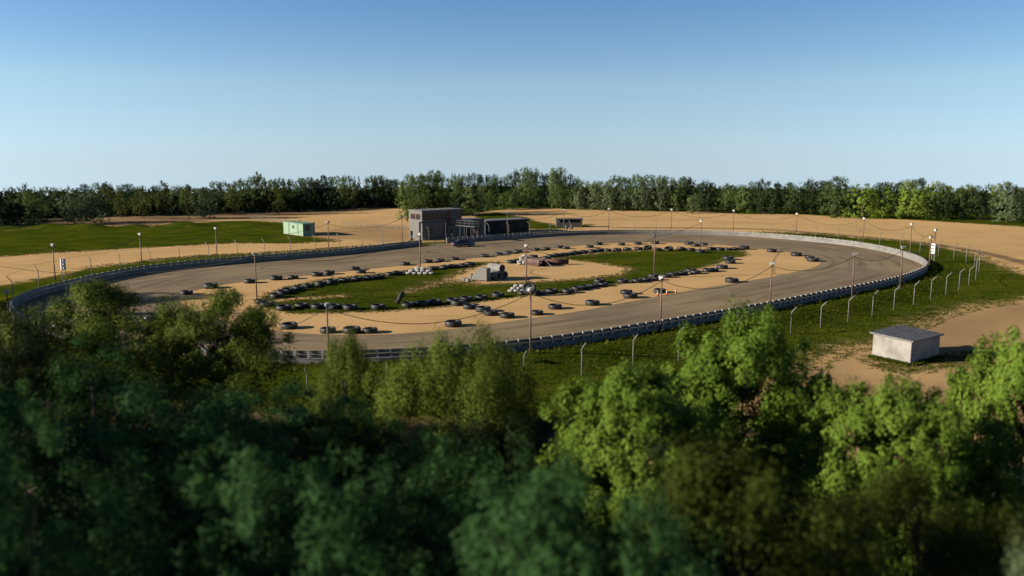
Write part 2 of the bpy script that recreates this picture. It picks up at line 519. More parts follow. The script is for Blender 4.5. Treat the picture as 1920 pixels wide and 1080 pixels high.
# ------------------------------------------------------------------ race track: asphalt ring 4 mm above the ground
INNER_PX = [(345, 549), (395, 537), (480, 525.5), (580, 516), (692, 504), (755, 497.5), (855, 487.5), (955, 477), (1010, 469), (1060, 463), (1120, 457.5), (1185, 454.5), (1235, 454),
            (1335, 458), (1422, 466), (1465, 471), (1502, 477), (1533, 485), (1540, 491), (1535, 498), (1515, 505), (1440, 520.5), (1335, 538), (1260, 551),
            (1172, 567), (1085, 584.5), (960, 602), (855, 616.5), (780, 624.5), (705, 629), (605, 628), (520, 622), (430, 605), (360, 582), (330, 562)]
INN = smooth_closed(resample(catmull([plane(*p) for p in INNER_PX]), 1.0), 2)
OUT = resample(BAR, 1.0)
# radial pairing around a common centre line
cx, cy = OUT.mean(0)
NSEG = 900
def polar(P):
    Q = np.vstack([P, P[:1]])
    d = np.r_[0, np.cumsum(np.hypot(*np.diff(Q, axis=0).T))]
    return Q, d
# pair each outer point with the nearest-progress inner point
oQ, od = polar(OUT)
s = np.linspace(0, od[-1], NSEG, endpoint=False)
ox, oy = np.interp(s, od, oQ[:, 0]), np.interp(s, od, oQ[:, 1])
near_i = np.array([np.argmin((INN[:, 0] - a) ** 2 + (INN[:, 1] - c) ** 2) for a, c in zip(ox, oy)])
inn_s = np.unwrap(near_i * 2 * PI / len(INN))
for _ in range(60):
    ext = np.r_[inn_s[-30:] - np.sign(inn_s[-1] - inn_s[0]) * 2 * PI, inn_s, inn_s[:30] + np.sign(inn_s[-1] - inn_s[0]) * 2 * PI]
    inn_s = np.convolve(ext, np.ones(21) / 21, 'same')[30:-30]
ii = (inn_s / (2 * PI) * len(INN)) % len(INN)
iQ = np.vstack([INN, INN[:1]])
ix, iy = np.interp(ii, np.arange(len(INN) + 1), iQ[:, 0]), np.interp(ii, np.arange(len(INN) + 1), iQ[:, 1])
NV = 10
tv, tu, tw = [], [], []
for j in range(NV + 1):
    f = j / NV
    tv.append(np.c_[ox + (ix - ox) * f, oy + (iy - oy) * f, np.full(NSEG, .03)])
    tu.append(s)
    tw.append(np.hypot(ix - ox, iy - oy) * f)
tv = np.vstack(tv); tu = np.r_[tuple(tu)]; tw = np.r_[tuple(tw)]
k = np.arange(NSEG); k2 = (k + 1) % NSEG
tf = np.vstack([np.c_[j * NSEG + k, j * NSEG + k2, (j + 1) * NSEG + k2, (j + 1) * NSEG + k] for j in range(NV)])

def track_material():
    m, nt, b = new_mat('worn_asphalt')
    at = lambda n: N(nt, 'ShaderNodeAttribute', attribute_name=n).outputs['Fac']
    tc = N(nt, 'ShaderNodeTexCoord').outputs['Object']
    cb = N(nt, 'ShaderNodeCombineXYZ')
    nt.links.new(math_n(nt, 'MULTIPLY', at('tu'), .06), cb.inputs[0])
    nt.links.new(math_n(nt, 'MULTIPLY', at('tv'), .75), cb.inputs[1])
    st = noise(nt, cb.outputs[0], 1.0, 6, .62)
    n1 = noise(nt, tc, .07, 4, .6)
    n2 = noise(nt, tc, 1.7, 5, .7)
    c = mix_rgb(nt, ramp(nt, n1, .4, .6), (.195, .145, .084), (.148, .112, .070))
    c = mix_rgb(nt, math_n(nt, 'MULTIPLY', ramp(nt, st, .45, .68), .8), c, (.092, .066, .037))
    c = mix_rgb(nt, math_n(nt, 'MULTIPLY', ramp(nt, n2, .45, .8), .35), c, (.235, .178, .106))
    # loose sand dragged in along the inner edge
    nt.links.new(c, b.inputs['Base Color'])
    b.inputs['Roughness'].default_value = .85
    b.inputs['Specular IOR Level'].default_value = .05
    bn = N(nt, 'ShaderNodeBump')
    bn.inputs['Strength'].default_value = .25
    bn.inputs['Distance'].default_value = .04
    nt.links.new(n2, bn.inputs['Height'])
    nt.links.new(bn.outputs[0], b.inputs['Normal'])
    return m
tme = np_mesh('race_track', tv, tf, dict(tu=tu, tv=tw), True, track_material())
tag(link('race_track', tme), 'worn brown asphalt oval between barrier and sand infield', 'race track', kind='structure')

# ------------------------------------------------------------------ crash barrier along the outer edge
cross = np.roll(BAR, -1, 0) - np.roll(BAR, 1, 0)
tang = cross / np.hypot(cross[:, 0], cross[:, 1])[:, None]
nrm = np.c_[tang[:, 1], -tang[:, 0]]
# make the normals point outwards
if sdist(BAR[:1, 0] + nrm[:1, 0] * .5, BAR[:1, 1] + nrm[:1, 1] * .5, BARC)[0] < 0: nrm = -nrm
gate_a = np.array(plane(787, 460)); gate_b = np.array(plane(838, 456))
ia = np.argmin(((BAR - gate_a) ** 2).sum(1)); ib = np.argmin(((BAR - gate_b) ** 2).sum(1))
nb = len(BAR)
fwd = [(ib + q) % nb for q in range(nb)]
# walk the long way round from gate_b to gate_a
path_f = []
for q in fwd:
    path_f.append(q)
    if q == ia: break
path_r = []
for q in [(ib - q) % nb for q in range(nb)]:
    path_r.append(q)
    if q == ia: break
path = path_f if len(path_f) > len(path_r) else path_r

def sweep(profile, name, material, parent, smooth=False):
    """profile: list of (outward offset, height), closed"""
    m = len(profile)
    vs, fs = [], []
    for q in path:
        p, n_ = BAR[q], nrm[q]
        for (o_, z_) in profile:
            vs.append((p[0] + n_[0] * o_, p[1] + n_[1] * o_, z_))
    for a in range(len(path) - 1):
        for i in range(m):
            j = (i + 1) % m
            fs.append((a * m + i, a * m + j, (a + 1) * m + j, (a + 1) * m + i))
    mb = MB(); mb.add(vs, fs)
    mb.add(vs[:m], [tuple(range(m))]); mb.add(vs[-m:], [tuple(range(m))])
    return mb.build(name, material, parent, smooth)

bar = thing('crash_barrier', 'long grey steel guardrail barrier on low concrete wall circling the oval', 'barrier')
sweep([(.12, -.9), (.12, .06), (.12, .38), (.15, .42), (.34, .42), (.37, .38), (.40, -.9)], 'concrete_base', M['concrete'], bar)
for zc in (.19, .53, .87):
    pr = []
    for dz, off in ((-.15, .07), (-.12, .0), (-.06, .0), (-.02, .055), (.02, .055), (.06, .0), (.12, .0), (.15, .07)):
        pr.append((off, zc + dz))
    pr = pr + [(o_ + .02 + (.03 if k in (0, 7) else .0), z_) for k, (o_, z_) in reversed(list(enumerate(pr)))]
    sweep(pr, 'guard_rail', M['barrier'], bar)
post_pos = []
for q in path[1::1]:
    post_pos.append((BAR[q][0], BAR[q][1], math.atan2(tang[q][1], tang[q][0]), nrm[q]))
def barrier_post(mb, x, y, a, n_):
    t = Vector((math.cos(a), math.sin(a), 0)); n3 = Vector((n_[0], n_[1], 0))
    c = Vector((x, y, 0))
    mb.obox(c + n3 * .20 + Vector((0, 0, .735)), t * .085, n3 * .07, Vector((0, 0, .315)))
    mb.obox(c + n3 * .20 + Vector((0, 0, 1.066)), t * .09, n3 * .08, Vector((0, 0, .016)))
near_sorted = sorted(range(len(post_pos)), key=lambda i: (0 if (xat(900, 1) is not None and post_pos[i][0] > -2) else 1, math.hypot(post_pos[i][0], post_pos[i][1])))
nearset = set(near_sorted[:100])
rest = MB()
for i, (x, y, a, n_) in enumerate(post_pos):
    if i in nearset:
        m_ = MB(); barrier_post(m_, 0, 0, a, n_)
        m_.build('barrier_post', M['barrier_post'], bar, loc=(x, y, 0))
    else:
        barrier_post(rest, x, y, a, n_)
tag(rest.build('barrier_post', M['barrier_post'], bar), kind='stuff')
# rounded steel end at the gate
eb = MB(); ex_, ey_ = BAR[path[0]]
eb.revolve([(.01, .02), (.33, .02), (.36, .06), (.33, .2), (.36, .36), (.33, .5), (.36, .68), (.33, .85), (.36, 1.0), (.33, 1.05), (.01, 1.05)], 20, closed=False)
eb.xform(Matrix.Translation((ex_ - .35, ey_ + .1, 0)))
eb.build('rail_end', M['barrier'], bar)

def barrier_Y(px):
    """depth of the far side of the barrier in the column px"""
    best = None
    for i in range(nb):
        p, q = BAR[i], BAR[(i + 1) % nb]
        fa = p[0] - xat(px, p[1]); fb = q[0] - xat(px, q[1])
        if fa * fb <= 0:
            t = fa / (fa - fb + 1e-12)
            Y = p[1] + (q[1] - p[1]) * t
            if best is None or Y > best: best = Y
    return best

# ------------------------------------------------------------------ tyres
tyre_mb = MB()
prof = [(.30, .03), (.33, .006), (.41, .0), (.465, .008), (.488, .035), (.498, .08), (.5, .16), (.498, .24), (.488, .285), (.465, .312), (.41, .32), (.33, .314), (.30, .29),
        (.298, .24), (.34, .2), (.36, .16), (.34, .12), (.298, .08)]
tyre_mb.revolve(prof, 44)
t0 = tyre_mb.build('tyre', M['tyre'], smooth=True)
first_tyre = [True]
def tyre(px, by, w, label, group, mode='flat', zoff=0.0, tilt=None):
    x, y, z = hit(px, by)
    Y = y
    D = w * math.hypot(Y, 16) / FPX
    if mode == 'flat': D = min(max(D, 1.25), 1.95)
    if first_tyre[0]: o = t0; first_tyre[0] = False
    else: o = t0.copy(); COL.objects.link(o)
    Yc = Y + D * .5
    o.scale = (D, D, D)
    o.location = (xat(px, Yc), Yc, z - .01 + zoff)
    o.rotation_euler = (random.uniform(-.03, .03), random.uniform(-.03, .03), random.uniform(0, 6.28))
    if tilt: o.rotation_euler = tilt[0]; o.location.z = z + tilt[1] * D
    tag(o, label, 'tyre', group)
    return o

ROW_A = [(350, 554, 23), (395, 542, 27), (469, 532, 23), (518, 526, 23), (550, 524, 19.5), (595, 519, 22), (617, 515.5, 21), (665, 507.5, 19.5), (677, 513, 19), (760, 498.5, 19),
         (802, 493.5, 18.5), (825, 491.5, 16.5), (852, 488.5, 16.5), (908, 483, 18), (935, 479.5, 17), (953, 476.5, 16), (971, 474.5, 17)]
ROW_A2 = [(1005, 470.5, 15), (1024, 469.5, 16), (1049, 466, 15), (1061, 467.5, 14), (1106, 465, 15), (1122, 460, 16), (1165, 460.5, 14), (1195.5, 459, 15), (1228, 458, 16),
          (1292, 459.5, 17), (1304, 463, 17), (1320, 460.5, 14)]
ROW_A3 = [(1447, 473.5, 18), (1493, 481, 20), (1518, 486.5, 18), (1524, 491.5, 22)]
ROW_B1 = [(519, 560, 25), (530, 553.5, 24), (540, 549.5, 24), (560, 545.5, 24), (578, 540.5, 22), (602, 536.5, 23), (622, 532.5, 23), (647, 530, 21.5), (670, 527.5, 21.5),
          (692.5, 525.5, 21.5), (712, 523, 20), (732.5, 518, 20), (745.5, 516, 20), (767, 514, 17), (780, 510.5, 17), (812, 507, 19), (834, 504.5, 19), (849.5, 503, 19), (869, 502, 19), (881, 498.5, 19)]
ROW_B2 = [(959, 494.5, 18.5), (971, 492, 17), (983, 488, 17), (1000, 484.5, 17.5), (1025, 487.5, 18), (1033, 483.5, 17), (1044, 481.5, 17), (1058, 480, 16), (1071, 478.5, 16), (1080, 476.5, 16), (1095, 475.5, 17),
          (1111, 473.5, 16), (1124, 472, 17), (1139, 472.3, 16), (1157, 471.3, 16), (1176, 470.3, 16), (1197.5, 469.5, 16), (1215, 468.5, 16), (1232.5, 470.5, 16), (1254, 471, 17),
          (1277, 470.5, 17), (1295, 470.8, 16), (1313, 474.5, 17), (1333.5, 469.5, 17), (1350, 470, 16), (1364, 470.3, 15), (1378, 469.5, 15), (1395, 468.5, 20)]
ROW_C1 = [(1082.5, 546, 22), (1097.5, 543.3, 21), (1112, 540, 20), (1131, 537.8, 20), (1124, 531.5, 22), (1167.5, 532, 22), (1195, 531, 21.5), (1212, 528, 19.5), (1231, 526.5, 18), (1225, 521, 19), (1249, 521.5, 20.5),
          (1263, 518, 20.5), (1280, 516, 19.5), (1295, 511, 19.5), (1304, 514.5, 20), (1327, 511, 20), (1338, 510, 19), (1354, 505, 21.5), (1369, 495, 19.5), (1365, 488, 20.5)]
ROW_C2 = [(709, 581.5, 27), (765.5, 577.5, 26.5), (791, 575.5, 26), (816, 572.5, 26), (849, 569, 25), (859, 574.5, 28.5), (875, 566, 25), (902.5, 563.5, 25), (934, 558.5, 24.5), (980, 553.5, 20), (1012, 554, 22),
          (1034.5, 551, 24), (1065, 551, 24)]
ROW_C3 = [(489, 570, 22), (501, 576.5, 27), (532, 583.5, 28), (566, 579.5, 27), (597, 580.5, 27), (627.5, 581, 26.5), (657, 582.5, 27.5)]
ROW_D = [(463, 617, 29), (542.5, 618.5, 31.5), (615, 626.5, 30), (660, 627.5, 34), (694, 626.5, 28.5), (850, 614.5, 32), (881, 581, 26), (906, 586.5, 29), (920, 593, 28), (951, 598, 28), (1007, 592, 24),
         (1040.5, 581, 26), (1111, 574, 27), (1174.5, 553, 23), (1182, 560.5, 27), (1237, 550.5, 23), (1372, 531, 25)]
for rows, where, grp in ((ROW_A, 'on the far sand edge left of the rusty beams', 'tyres along the far sand edge'),
                         (ROW_A2, 'on the far sand edge right of the rusty beams', 'tyres along the far sand edge'),
                         (ROW_A3, 'at the right tip of the sand', 'tyres at the right tip of the sand'),
                         (ROW_B1, 'bordering the far side of the left lawn', 'tyres bordering the lawn'),
                         (ROW_B2, 'bordering the far side of the right lawn', 'tyres bordering the lawn'),
                         (ROW_C1, 'bordering the near side of the right lawn', 'tyres bordering the lawn'),
                         (ROW_C2, 'bordering the near lawn below the concrete pipes', 'tyres bordering the lawn'),
                         (ROW_C3, 'bordering the near side of the left lawn', 'tyres bordering the lawn'),
                         (ROW_D, 'scattered over the near sand', 'tyres scattered on the near sand')):
    for i, (px, by, w) in enumerate(sorted(rows)):
        lab = 'black tyre, %s from the left %s' % (nth(i + 1), where)
        o = tyre(px, by, w, lab, grp)
        if rows is ROW_B2 and 1210 < px < 1280 and px not in (1232.5,):
            o.rotation_euler = (.22 * (1 if px < 1260 else -.8), .22 if px > 1260 else -.2, 0); o.location.z += .1
# the two that do not lie flat
o = tyre(993, 556, 26, 'black tyre standing up with its open hole facing the camera', 'tyres bordering the lawn')
o.rotation_euler = (math.radians(62), math.radians(0), math.radians(-14)); o.location.z = .82; o.location.y -= .15
o = tyre(752, 577, 25, 'black tyre leaning steeply on edge against a flat one in the lawn', 'tyres bordering the lawn')
o.rotation_euler = (0, math.radians(-58), math.radians(8)); o.location.z = .86; o.location.x += .1

# ------------------------------------------------------------------ light poles with floodlights and the cable between them
pole_proto = None
POLE_TOP = {}
def light_pole(key, tx, ty, bx, by, label, behind=None, face=None):
    global pole_proto
    if behind is not None:
        Y = barrier_Y((tx + bx) / 2) + behind
        x = xat(bx, Y); z = float(height(x, Y))
    else:
        x, Y, z = hit(bx, by)
    H = zat(tx, ty, Y) - z
    root = thing('light_pole', label, 'light pole', (x, Y, z), 0, 'floodlight poles around the oval')
    mb = MB(); mb.tube([(0, 0, -.3), (0, 0, H * .5), (0, 0, H)], [.085, .075, .06], 10)
    mb.build('pole', M['rust_pole'], root, True)
    # floodlight head aimed at the infield
    c = np.array(((-5.0, 112.0))) if face is None else np.array(face)
    a = math.atan2(c[1] - Y, c[0] - x)
    hm = MB()
    hm.add([(-.16, -.14, -.13), (-.16, .14, -.13), (-.16, .14, .13), (-.16, -.14, .13), (.2, -.27, -.22), (.2, .27, -.22), (.2, .27, .22), (.2, -.27, .22)],
           [(0, 1, 2, 3), (4, 7, 6, 5), (0, 4, 5, 1), (1, 5, 6, 2), (2, 6, 7, 3), (3, 7, 4, 0)])
    hm.box(-.34, -.162, -.09, .09, -.09, .09)
    T = Matrix.Translation((0, 0, H + .18)) @ Matrix.Scale(.86, 4) @ Matrix.Rotation(a, 4, 'Z') @ Matrix.Rotation(math.radians(14), 4, 'Y')
    hm.xform(T)
    head = hm.build('floodlight', M['lamp_white'], root)
    lens = MB(); lens.box(.2, .225, -.245, .245, -.195, .195); lens.xform(T)
    lens.build('lens', M['glassy'], head)
    br = MB(); br.box(-.07, .07, -.05, .05, H - .02, H + .06)
    br.build('bracket', M['lamp_dark'], root)
    POLE_TOP[key] = Vector((x, Y, z + H - .12))

PL = [
    ('p1', 98, 461, 104, 526, None, 'brown floodlight pole by the left traffic signal'),
    ('p2', 263, 441, 267, 497, 1.2, 'brown floodlight pole behind the left barrier, midway between signal and hut'),
    ('p3', 405, 430, 408, 482, 1.2, 'brown floodlight pole behind the left barrier, next to the left of the green hut'),
    ('p4', 615, 418, 617, 466, 1.2, 'brown floodlight pole just right of the mint green hut'),
    ('p5', 754, 408, 754.5, 454, 2.2, 'brown floodlight pole standing just left of the grey tower'),
    ('i6', 788, 441, 788, 511, None, 'brown floodlight pole rising from white sandbags in front of the tower'),
    ('p7', 951.5, 398, 951.5, 437, 1.2, 'brown floodlight pole in front of the black annex'),
    ('p8', 1057, 395, 1057, 433, 1.2, 'brown floodlight pole in front of the grey open shelter'),
    ('p9', 1140.5, 393, 1141, 431, 1.2, 'brown floodlight pole behind the far barrier, first right of the shelter'),
    ('p10', 1258.5, 394, 1258, 431, 1.2, 'brown floodlight pole behind the far barrier, second right of the shelter'),
    ('p11', 1374.5, 396, 1374, 433, 1.2, 'brown floodlight pole behind the far barrier, third right of the shelter'),
    ('p12', 1493.5, 402, 1492, 443, 1.2, 'brown floodlight pole behind the far barrier, fourth right of the shelter'),
    ('p13', 1619, 411, 1617, 456, 1.2, 'brown floodlight pole behind the far barrier, fifth right of the shelter'),
    ('p14', 1709, 422, 1705, 472, 1.2, 'brown floodlight pole behind the white barrier, next left of the right traffic signal'),
    ('p15', 1755, 433, 1750, 491, None, 'brown floodlight pole just right of the right traffic signal'),
    ('p16', 1745, 447, 1741, 509, None, 'brown floodlight pole at the right end of the oval, in front of the traffic signal'),
    ('p17', 1693, 466, 1687, 542, None, 'brown floodlight pole on the near bank, rightmost of those outside the near barrier'),
    ('p18', 1601, 479, 1597, 558, None, 'brown floodlight pole on the near bank, straight behind the white shed roof'),
    ('p19', 1447, 497, 1443, 585, None, 'brown floodlight pole on the near bank above the bright green trees'),
    ('p20', 1240, 524, 1238, 622, None, 'brown floodlight pole on the near bank by the traffic cones'),
    ('p21', 993, 547, 994.5, 663, None, 'brown floodlight pole on the near bank under the standing tyre'),
    ('p22', 612, 576, 617, 693, None, 'brown floodlight pole rising behind the small airy olive tree'),
    ('p23', 277, 600, 284, 689, None, 'brown floodlight pole half hidden between the two left airy trees'),
    ('p24', 13, 550, 18, 604, None, 'brown floodlight pole at the far left edge of the picture'),
    ('i1', 477, 479, 482, 566, None, 'brown floodlight pole at the left tip of the infield lawn'),
    ('i2', 987.5, 463, 987, 536, None, 'brown floodlight pole beside the second sandbag pile in the middle of the infield'),
    ('i3', 1227.5, 443, 1226, 521, None, 'brown floodlight pole in the right lawn at the near tyre row'),
    ('i4', 1314.5, 416, 1313, 470, None, 'brown floodlight pole in the far tyre row of the right lawn'),
]
for k_, tx, ty, bx, by, beh, lab in PL:
    light_pole(k_, tx, ty, bx, by, lab, beh)
def cable(a, b, sag, label):
    A = POLE_TOP[a] if isinstance(a, str) else Vector(a)
    B = POLE_TOP[b] if isinstance(b, str) else Vector(b)
    n = 22
    org = A.copy()
    pts = []
    for i in range(n + 1):
        t = i / n
        p = A.lerp(B, t) - org
        p.z -= 4 * sag * t * (1 - t)
        pts.append(p)
    mb = MB(); mb.tube(pts, .028, 6)
    o = mb.build('power_cable', M['cable'], None, True, loc=org)
    tag(o, label, 'cable', 'sagging cables between the floodlight poles')
CB = [('p1', 'p2', 1.3, 'black cable sagging between the left signal pole and the next pole right'),
      ('p2', 'p3', 1.2, 'black cable sagging in front of the green mounds'),
      ('p3', 'p4', 1.4, 'black cable sagging across the mint green hut'),
      ('p4', 'p5', 1.3, 'black cable sagging from the hut pole to the tower pole'),
      ('i1', 'i6', 1.7, 'black cable sagging over the left back straight to the sandbag pole'),
      ('i6', 'i2', 1.8, 'black cable sagging past the dark blue car to the middle infield pole'),
      ('i2', 'i3', 2.0, 'black cable sagging over the far tyres of the right lawn'),
      ('i3', 'i4', .3, 'taut black cable climbing between the two poles in the right lawn'),
      ('p7', 'p8', 1.5, 'black cable sagging over the black annex to the shelter'),
      ('p8', 'p9', 1.3, 'black cable sagging from the shelter pole to its right neighbour'),
      ('p9', 'p10', 1.4, 'black cable sagging over the far sand, first span right of the shelter'),
      ('p10', 'p11', 1.4, 'black cable sagging over the far sand, second span right of the shelter'),
      ('p11', 'p12', 1.4, 'black cable sagging over the far sand, third span right of the shelter'),
      ('p12', 'p13', 1.4, 'black cable sagging over the far sand, fourth span right of the shelter'),
      ('p13', 'p14', 1.3, 'black cable sagging over the far sand, fifth span right of the shelter'),
      ('p14', 'p15', 1.2, 'black cable dipping to the right of the white barrier curve'),
      ('p15', 'p16', 1.0, 'short black cable between the twin poles by the right signal'),
      ('p16', 'p17', 1.2, 'black cable over the white right barrier curve'),
      ('p17', 'p18', .9, 'black cable over the near straight, rightmost span of the near bank poles'),
      ('p18', 'p19', 1.0, 'black cable over the near straight above the bright green trees'),
      ('p19', 'p20', 1.5, 'black cable sagging over a lone tyre and the traffic cones'),
      ('p20', 'p21', 1.6, 'black cable sagging across the scattered tyres on the near sand'),
      ('p21', 'p22', 1.8, 'black cable sagging in front of the leaning tyre'),
      ('p22', 'p23', 1.8, 'black cable running down left into the airy trees')]
for c_ in CB: cable(*c_)
# cables running out of the picture to the left
pA = POLE_TOP['p1'].copy()
offl = Vector((xat(-140, 105), 105, 5.2))
POLE_TOP['off'] = offl
cable('p1', 'off', 1.6, 'black cable leaving the left signal pole out of the picture')
cable('i1', Vector((xat(-120, 98), 98, 4.9)), 2.4, 'long black cable from the left infield pole out past the left barrier')

# ------------------------------------------------------------------ bent-top fence posts outside the barrier
FENCE_L = [(27, 529, 19, 505), (75, 528, 66, 495), (173, 513, 166, 478), (227, 505, 220, 471), (283, 497, 277, 465), (338, 490, 333, 460), (392.5, 483, 389, 454), (446, 479, 443, 450), (497, 474, 494, 447),
           (546, 469, 543, 443), (592, 465, 590, 440), (637, 462, 634, 437), (679, 459, 676, 433), (718, 456, 715, 430)]
FENCE_M = [(804.5, 451, 802, 425), (843, 448, 840, 422), (917, 439, 914, 418), (954, 436, 953, 417), (993, 435, 991, 415), (1031, 434, 1030, 414), (1068.5, 432, 1068, 413.5), (1108, 431, 1107.5, 412.5),
           (1148, 431, 1148, 412), (1189, 431, 1189, 412), (1230.5, 431, 1231, 412), (1272, 431, 1272.5, 413), (1314, 432, 1315, 414), (1357, 433, 1358, 415.5), (1400.5, 435, 1402, 416.5)]
FENCE_R = [(1443, 439, 1445, 419), (1486, 442.5, 1488, 422), (1529, 446, 1532, 424), (1570.5, 450, 1574, 427.5), (1610, 454.5, 1613, 431), (1649, 461, 1653, 435), (1688, 466, 1692.5, 439), (1724.5, 474, 1730, 444.5),
           (1759, 479, 1765.5, 449), (1788, 485.5, 1795, 455), (1811, 492.5, 1819.5, 460.5), (1827, 499.5, 1836, 467), (1835, 510, 1844.5, 473)]
FENCE_N = [(577, 745, 570, 688), (727, 757, 722, 680), (982, 722, 989, 655), (1090.5, 704.5, 1098, 640), (1186.5, 691, 1195, 624.5), (1272, 677, 1283, 610), (1380, 652, 1390, 592), (1482, 627, 1493, 574), (1538, 615, 1549.5, 564), (1589.5, 603, 1600, 553),
           (1635, 592.5, 1646, 543), (1675.5, 582, 1686.5, 535), (1712.5, 572, 1724, 525.5), (1744.5, 562, 1756.5, 517), (1773, 552.5, 1785, 509.5), (1797.5, 544.5, 1809, 502), (1816, 535, 1826, 497), (1829, 525, 1845, 480)]
fence_tops = {}
def fence_post(bx, by, tx, ty, label, group, behind):
    if behind:
        Y = barrier_Y(bx) + 2.0 if not (784 < bx < 850) else hit(bx, by)[1]
        x = xat(bx, Y); z = float(height(x, Y))
    else:
        x, Y, z = hit(bx, by)
    # top leans outward: outward direction from the oval
    q = np.argmin((BAR[:, 0] - x) ** 2 + (BAR[:, 1] - Y) ** 2)
    n_ = nrm[q]
    H = zat(tx, ty, Y) - z
    H = min(max(H, 2.3), 3.4)
    lean = .55
    mb = MB()
    out = Vector((n_[0], n_[1], 0))
    if behind and bx < 1000: out = Vector((-abs(n_[0]) - .2, n_[1] * .5, 0)).normalized()
    mb.tube([(0, 0, -.4), (0, 0, H * .5), (0, 0, H - .62), tuple(out * .06 + Vector((0, 0, H - .54))), tuple(out * lean + Vector((0, 0, H)))], .045 if behind else .05, 8)
    o = mb.build('fence_post', M['post'], None, True, loc=(x, Y, z))
    tag(o, label, 'fence post', group)
    fence_tops.setdefault(group, []).append(Vector((x, Y, z)) + out * lean + Vector((0, 0, H - .02)))
for rows, where, grp, beh in ((FENCE_L, 'behind the left barrier, left of the tower', 'fence posts behind the left barrier', True),
                              (FENCE_M, 'behind the far barrier right of the gate', 'fence posts behind the far barrier', True),
                              (FENCE_R, 'behind the white right barrier curve', 'fence posts behind the right barrier', False),
                              (FENCE_N, 'on the near grass bank', 'fence posts on the near bank', False)):
    for i, r in enumerate(rows):
        fence_post(*r, 'bent grey fence post, %s from the left %s' % (nth(i + 1), where), grp, beh)
for grp, a, lab in (('fence posts behind the left barrier', .011, 'thin wire strung along the bent fence posts left of the tower'),
                    ('fence posts behind the far barrier', .011, 'thin wire strung along the bent fence posts behind the far barrier')):
    pts = fence_tops[grp] if 'left' in grp else fence_tops[grp][2:]
    org = pts[0]
    mb = MB(); mb.tube([p - org for p in pts], a, 4)
    tag(mb.build('fence_wire', M['cable'], None, loc=org), lab, 'wire')

# ------------------------------------------------------------------ traffic signals
def traffic_signal(px, by, ty, label, face):
    x, Y, z = hit(px, by)
    H = zat(px, ty, Y) - z
    root = thing('traffic_signal', label, 'traffic light', (x, Y, z), face, 'white traffic signals')
    bh = 1.55
    hb = MB(); hb.box(-.16, .16, -.3, .3, H - bh, H, bev=.03)
    housing = hb.build('housing', M['signal_white'], root)
    for sy in (-.22, .22):
        lg = MB(); lg.tube([(-.05, sy, -.3), (-.05, sy, H - bh + .1)], .05, 8)
        lg.build('leg', M['post'], root)
    for i, mm in enumerate(('tl_red', 'tl_yellow', 'tl_green')):
        zc = H - .28 - i * .5
        ln = MB(); ln.revolve([(.001, .05), (.06, .045), (.11, .025), (.16, 0)], 20, closed=False, axis='x')
        ln.xform(Matrix.Translation((.163, 0, zc)))
        ln.build('lamp', M[mm], root, True)
        vs = MB()
        prof_ = []
        for rr in (.17, .185):
            prof_.append([( .162, rr * math.cos(w), zc + rr * math.sin(w)) for w in np.linspace(-.35, PI + .35, 14)])
        front = [[(p[0] + .26, p[1], p[2]) for p in ring] for ring in prof_]
        rings = [prof_[0], front[0], front[1], prof_[1]]
        vv, ff = [], []
        for rg in rings: vv += rg
        for a in range(4):
            b_ = (a + 1) % 4
            for j in range(13): ff.append((a * 14 + j, a * 14 + j + 1, b_ * 14 + j + 1, b_ * 14 + j))
        vs.add(vv, ff)
        vs.build('visor', M['signal_white'], root)
traffic_signal(121, 525, 485, 'white traffic signal on two legs at the left end of the oval', math.radians(-38))
traffic_signal(1748.5, 491, 457, 'white traffic signal with red amber and green lamps at the right end', math.radians(212))

# ------------------------------------------------------------------ buildings
ROT = math.atan2(.65, .76)
def window(root, face, a0, a1, z0, z1, pane='glass', frame='red', bars=0, transom=None):
    """face: ('y', y) front plane facing -y, or ('x', x) plane facing -x; thin frame with a pane a little behind its front"""
    ax, p = face
    fw = .07
    fm = MB(); pm = MB()
    def bx(mb, u0, u1, w0, w1, d0, d1):
        if ax == 'y': mb.box(u0, u1, p - d1, p - d0, w0, w1)
        else: mb.box(p - d1, p - d0, u0, u1, w0, w1)
    bx(fm, a0, a1, z0, z0 + fw, .002, .07); bx(fm, a0, a1, z1 - fw, z1, .002, .07)
    bx(fm, a0, a0 + fw, z0 + fw, z1 - fw, .002, .07); bx(fm, a1 - fw, a1, z0 + fw, z1 - fw, .002, .07)
    if transom: bx(fm, a0 + fw, a1 - fw, z0 + (z1 - z0) * transom - .03, z0 + (z1 - z0) * transom + .03, .002, .06)
    f = fm.build('window', M[frame], root)
    bx(pm, a0 + fw, a1 - fw, z0 + fw, z1 - fw, .002, .03)
    pm.build('pane', M[pane], f)

tx0, ty0 = -17.8, 160.0
_x, _y, _ = hit(792, 450.8); tx0, ty0 = _x, _y
TW = thing('control_tower', 'grey two storey control tower with red window frames beside the gate', 'tower', (tx0, ty0, 0), ROT)
mb = MB(); mb.box(0, 9.9, 0, 4.6, -.3, 3.0); mb.build('wall', M['tower'], TW)
mb = MB(); mb.box(-.04, 9.94, -.04, 4.64, 3.0, 5.85); mb.build('upper_storey', M['tower'], TW)
mb = MB(); mb.box(-.16, 10.06, -.16, 4.76, 5.85, 6.02); mb.build('roof', M['tower_roof'], TW)
for a, b in ((.55, 2.1), (2.4, 3.95)): window(TW, ('x', -.04), a, b, 4.15, 5.3, transom=.8)
for k_ in range(5): window(TW, ('y', -.04), .15 + k_ * 1.17, .15 + k_ * 1.17 + 1.1, 4.1, 5.35, transom=.8)
window(TW, ('y', -.04), 8.6, 9.5, 4.3, 5.5)
for a, b in ((1.6, 2.5), (5.4, 6.3)): window(TW, ('y', 0), a, b, 1.2, 2.5, frame='dark')
mb = MB(); mb.box(6.15, 7.15, -.10, -.042, 3.12, 5.6); d_ = mb.build('door', M['red'], TW)
